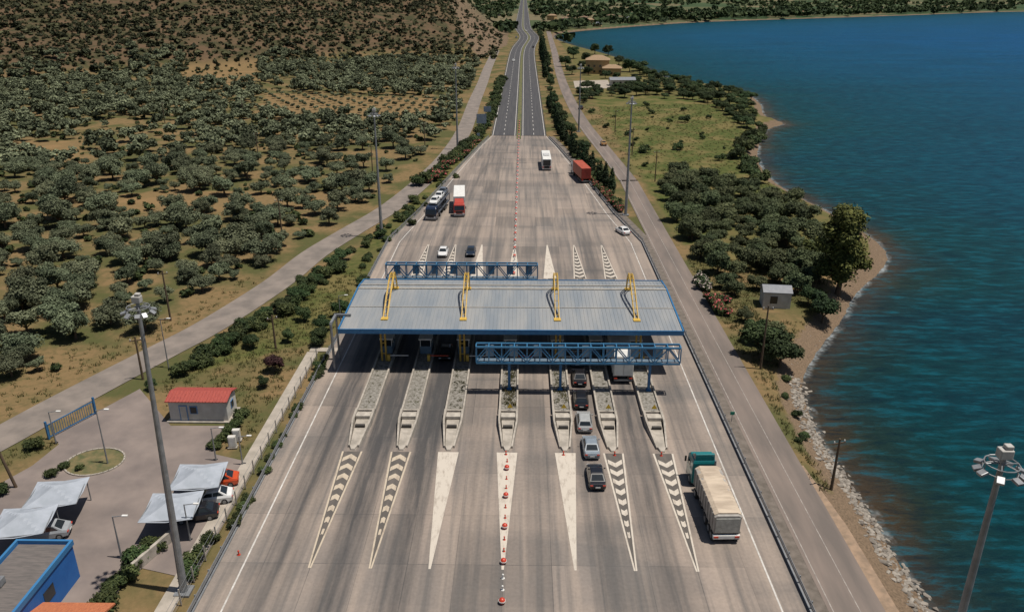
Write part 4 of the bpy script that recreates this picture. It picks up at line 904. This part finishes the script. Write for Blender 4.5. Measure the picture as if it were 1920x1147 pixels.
line(K_sh,[(1035,205),(1055,250),(1085,300),(1125,355),(1165,395)],3.0,.7,1.2,SL,"shrub","verge shrubs",.8)
line(K_op,[(1322,560),(1345,578),(1360,592)],1.5,.9,1.3,"pink flowering oleander bush beside service road","oleander","oleander bushes",.3)
line(K_ow,[(1312,530),(1324,548)],1.5,.9,1.2,"white flowering oleander bush beside service road","oleander","oleander bushes",.3)
RG=GP([(1230,350),(1260,330),(1340,345),(1470,375),(1535,410),(1545,520),(1500,560),(1440,545),(1400,590),(1350,560),(1325,510),(1290,450),(1245,400)])
K_o2=kind('seaside_olive_tree',leafmat('seaside_olive',(.023,.034,.014),(.130,.155,.072)),6,2800,.155,2.6,2.6,270,trunk=(2.6,.2,1.5),nl=11)
for x,y in clear(scatter(RG,4.8,.42,.95,31)): plant(K_o2,x,y,R.uniform(.55,1.05),"grey-green olive tree near the shore","olive tree","seaside olive trees")
RG2=GP([(1390,560),(1500,590),(1545,560),(1500,640),(1480,690),(1400,680),(1395,610)])
for x,y in clear(scatter(RG2,4.8,.4,.6,32)): plant(K_o2,x,y,R.uniform(.4,.75),"small grey-green olive tree near the shore","olive tree","seaside olive trees")
for px,py,s_ in((1425,668,1.0),(1462,680,.9),(1440,650,.6),(1415,640,.7),(1543,590,.9),(1515,570,.6)): x,y=G(px,py); plant(K_dk,x,y,s_,"dense dark green tree near service road","tree","seaside trees")
K_pi=Kind(); K_pi.name='tall_pine_tree'; gl=np.random.default_rng(12); Lb=[(0,0,h_,rr_,rr_) for h_,rr_ in((3.5,2.2),(6.5,2.8),(9.5,2.8),(12,2.2))]
for i in range(26):
    a=gl.uniform(0,6.28); h_=gl.uniform(2.6,13.3); rr_=(4.3*math.sin(min(1,(h_+.6)/7)*math.pi/2)*(1 if h_<9 else max(.35,1-(h_-9)/6.5)))*gl.uniform(.6,.95); s_=gl.uniform(.9,1.7); Lb.append((rr_*math.cos(a),rr_*math.sin(a),h_,s_,s_*.85))
K_pi.raw=[cloud(Lb,9000,.2,seed=77,jit=.3)]; K_pi.me=[mesh_np('crown',*K_pi.raw[0][:2],PI,K_pi.raw[0][2])]; K_pi.tr=[trunk_mesh(gl,10,.42,3.)]
x,y=G(1572,540); plant(K_pi,x,y,1.0,"tall full yellow-green tree by the shore","pine tree",None,1.06)
K_p2=kind('spreading_tree',PI,1,3000,.22,3.2,4.0,285,trunk=(4.5,.3,2.),flat=.95); x,y=G(1520,505); plant(K_p2,x,y,.85,"spreading green tree beside tall pine","tree",None)
PEN=GP([(1190,128),(1260,150),(1330,165),(1405,178),(1432,210),(1400,250),(1380,235),(1350,205),(1290,190),(1200,180),(1090,195),(1085,165),(1180,170)])
for x,y in clear(scatter(PEN,7.0,.45,.85,33)): plant(K_dk,x,y,R.uniform(.6,1.25),"dark green tree on the small headland","tree","headland trees",.75)
PEN2=GP([(1090,195),(1300,200),(1420,240),(1415,290),(1440,330),(1380,330),(1200,320),(1130,250)])
for x,y in clear(scatter(PEN2,12,.5,.6,34)): plant(K_sh,x,y,R.uniform(.4,1.6),"rounded green shrub on meadow","shrub","meadow shrubs")
line(K_sh,[(1395,215),(1430,240),(1385,290),(1400,320),(1440,350)],5,1.2,2.2,"dense green shrub above the beach","shrub","meadow shrubs",2.)
for px,py,s_ in((1075,110,1.6),(1090,130,1.),(1103,141,.9),(1135,147,.9),(1160,122,1.3),(1180,135,1.4),(1140,105,1.5),(1115,102,1.5),(1060,125,1.3),(1200,140,1.4),(1072,140,1.1),(1155,150,.8),(1098,118,1.3)): x,y=G(px,py); plant(K_dk,x,y,s_,"dark green tree beside the seaside villa","tree","villa trees")
def tuft_raw(seed,n=14,h=.35):
    g=np.random.default_rng(seed); V=[]
    for i in range(n):
        a=g.uniform(0,6.28); x,y=g.normal(size=2)*.25; dx,dy=math.cos(a)*.05,math.sin(a)*.05; lx,ly=g.normal(size=2)*.15; hh=h*g.uniform(.5,1.2)
        V+=[(x-dx,y-dy,0),(x+dx,y+dy,0),(x+lx+dx*.3,y+ly+dy*.3,hh),(x+lx-dx*.3,y+ly-dy*.3,hh)]
    return np.array(V),np.arange(4*n).reshape(n,4),np.repeat(g.uniform(.1,.7,n),4)
TR=[tuft_raw(i) for i in range(4)]
GRm=leafmat('grass_blades',(.040,.052,.014),(.160,.135,.055))
allp=[]
for poly,sp in((GP([(300,720),(600,540),(740,460),(640,640),(590,690),(480,870),(330,790)]),.9),(GP([(-50,900),(110,830),(0,830)]),.9),([(29.9,66),(32,70),(34,88),(40,96),(46,105),(52,130),(48,140),(30.2,140)],.75),(GP([(1190,330),(1090,200),(1420,190),(1420,300),(1500,385),(1250,350)]),2.0),(GP([(0,820),(0,700),(300,600),(500,500),(500,540),(260,690)]),1.4)):
    allp.append(clear(scatter(poly,sp,.5,.7,41),3.2,2.8))
P=np.concatenate(allp); merged('dry_grass_tufts',TR,GRm,np.column_stack([P,tz(P[:,0],P[:,1])]),NR.uniform(.5,1.2,len(P)),"dry and green grass tufts on the verges","grass")
for k,x0 in enumerate(ISL):
    n=int([18,20,60,80,60,16,12][k]); P=np.column_stack([x0+NR.uniform(-.7,.7,n),NR.uniform(82.8,93,n),np.full(n,.4)])
    merged('island_weeds',TR,GRm,P,NR.uniform(.3,.8,n)*([.6,.6,.8,1.2,1.0,.6,.6][k]),"low green and dry weeds in island planter","weeds")
RV=[]
for i in range(4):
    V=CSV*np.array([1,.8,.65])*(1+.25*np.sin(CSV[:,[1]]*3+i)+.2*np.cos(CSV[:,[0]]*4+2*i)); RV.append((V,CSF,np.full(len(V),.5)))
m,nt,p=new_mat('boulder_stone'); c=mixc(nt,attr(nt,'tone'),(.12,.105,.09),(.38,.345,.295)); c=mixc(nt,math_n(nt,'MULTIPLY',noise(nt,2,4),.6),c,(.14,.12,.10)); nt.links.new(c,p.inputs['Base Color']); p.inputs['Roughness'].default_value=.9
pts=[]
sh_n=shore0[1:9]
for a,b in zip(sh_n[:-1],sh_n[1:]):
    L=math.hypot(b[0]-a[0],b[1]-a[1]); dx,dy=(b[0]-a[0])/L,(b[1]-a[1])/L
    for i in range(int(L*20)):
        t=R.random()*L; o_=R.gauss(.75,.55); pts.append((a[0]+dx*t-dy*o_,a[1]+dy*t+dx*o_))
P=np.array(pts); P=P[(P[:,0]>31.)]
merged('shore_boulders',RV,m,np.column_stack([P,np.maximum(tz(P[:,0],P[:,1]),-2.25)]),NR.uniform(.1,.38,len(P)),"pale grey boulders along the shoreline","boulders",tjv=.45)
pts=[]
for a,b in zip(shore0[8:25],shore0[9:26]):
    L=math.hypot(b[0]-a[0],b[1]-a[1]); dx,dy=(b[0]-a[0])/L,(b[1]-a[1])/L
    for i in range(int(L*1.2)):
        t=R.random()*L; o_=R.uniform(-.2,2.2); pts.append((a[0]+dx*t-dy*o_,a[1]+dy*t+dx*o_))
P=np.array(pts); merged('beach_pebbles',RV,m,np.column_stack([P,np.maximum(tz(P[:,0],P[:,1]),-2.2)]),NR.uniform(.04,.12,len(P)),"scattered stones on the narrow pebble beach","stones")
mb=MB(); a=G(250,1075);b=G(330,1005)
L=math.hypot(b[0]-a[0],b[1]-a[1]); mb.box(((a[0]+b[0])/2,(a[1]+b[1])/2,.5),(L,.3,1.1),rz=math.atan2(b[1]-a[1],b[0]-a[0])); tag(obj('retaining_wall',mb,CONC(),bevel=.02),"low grey concrete retaining wall beside parking lot","wall")
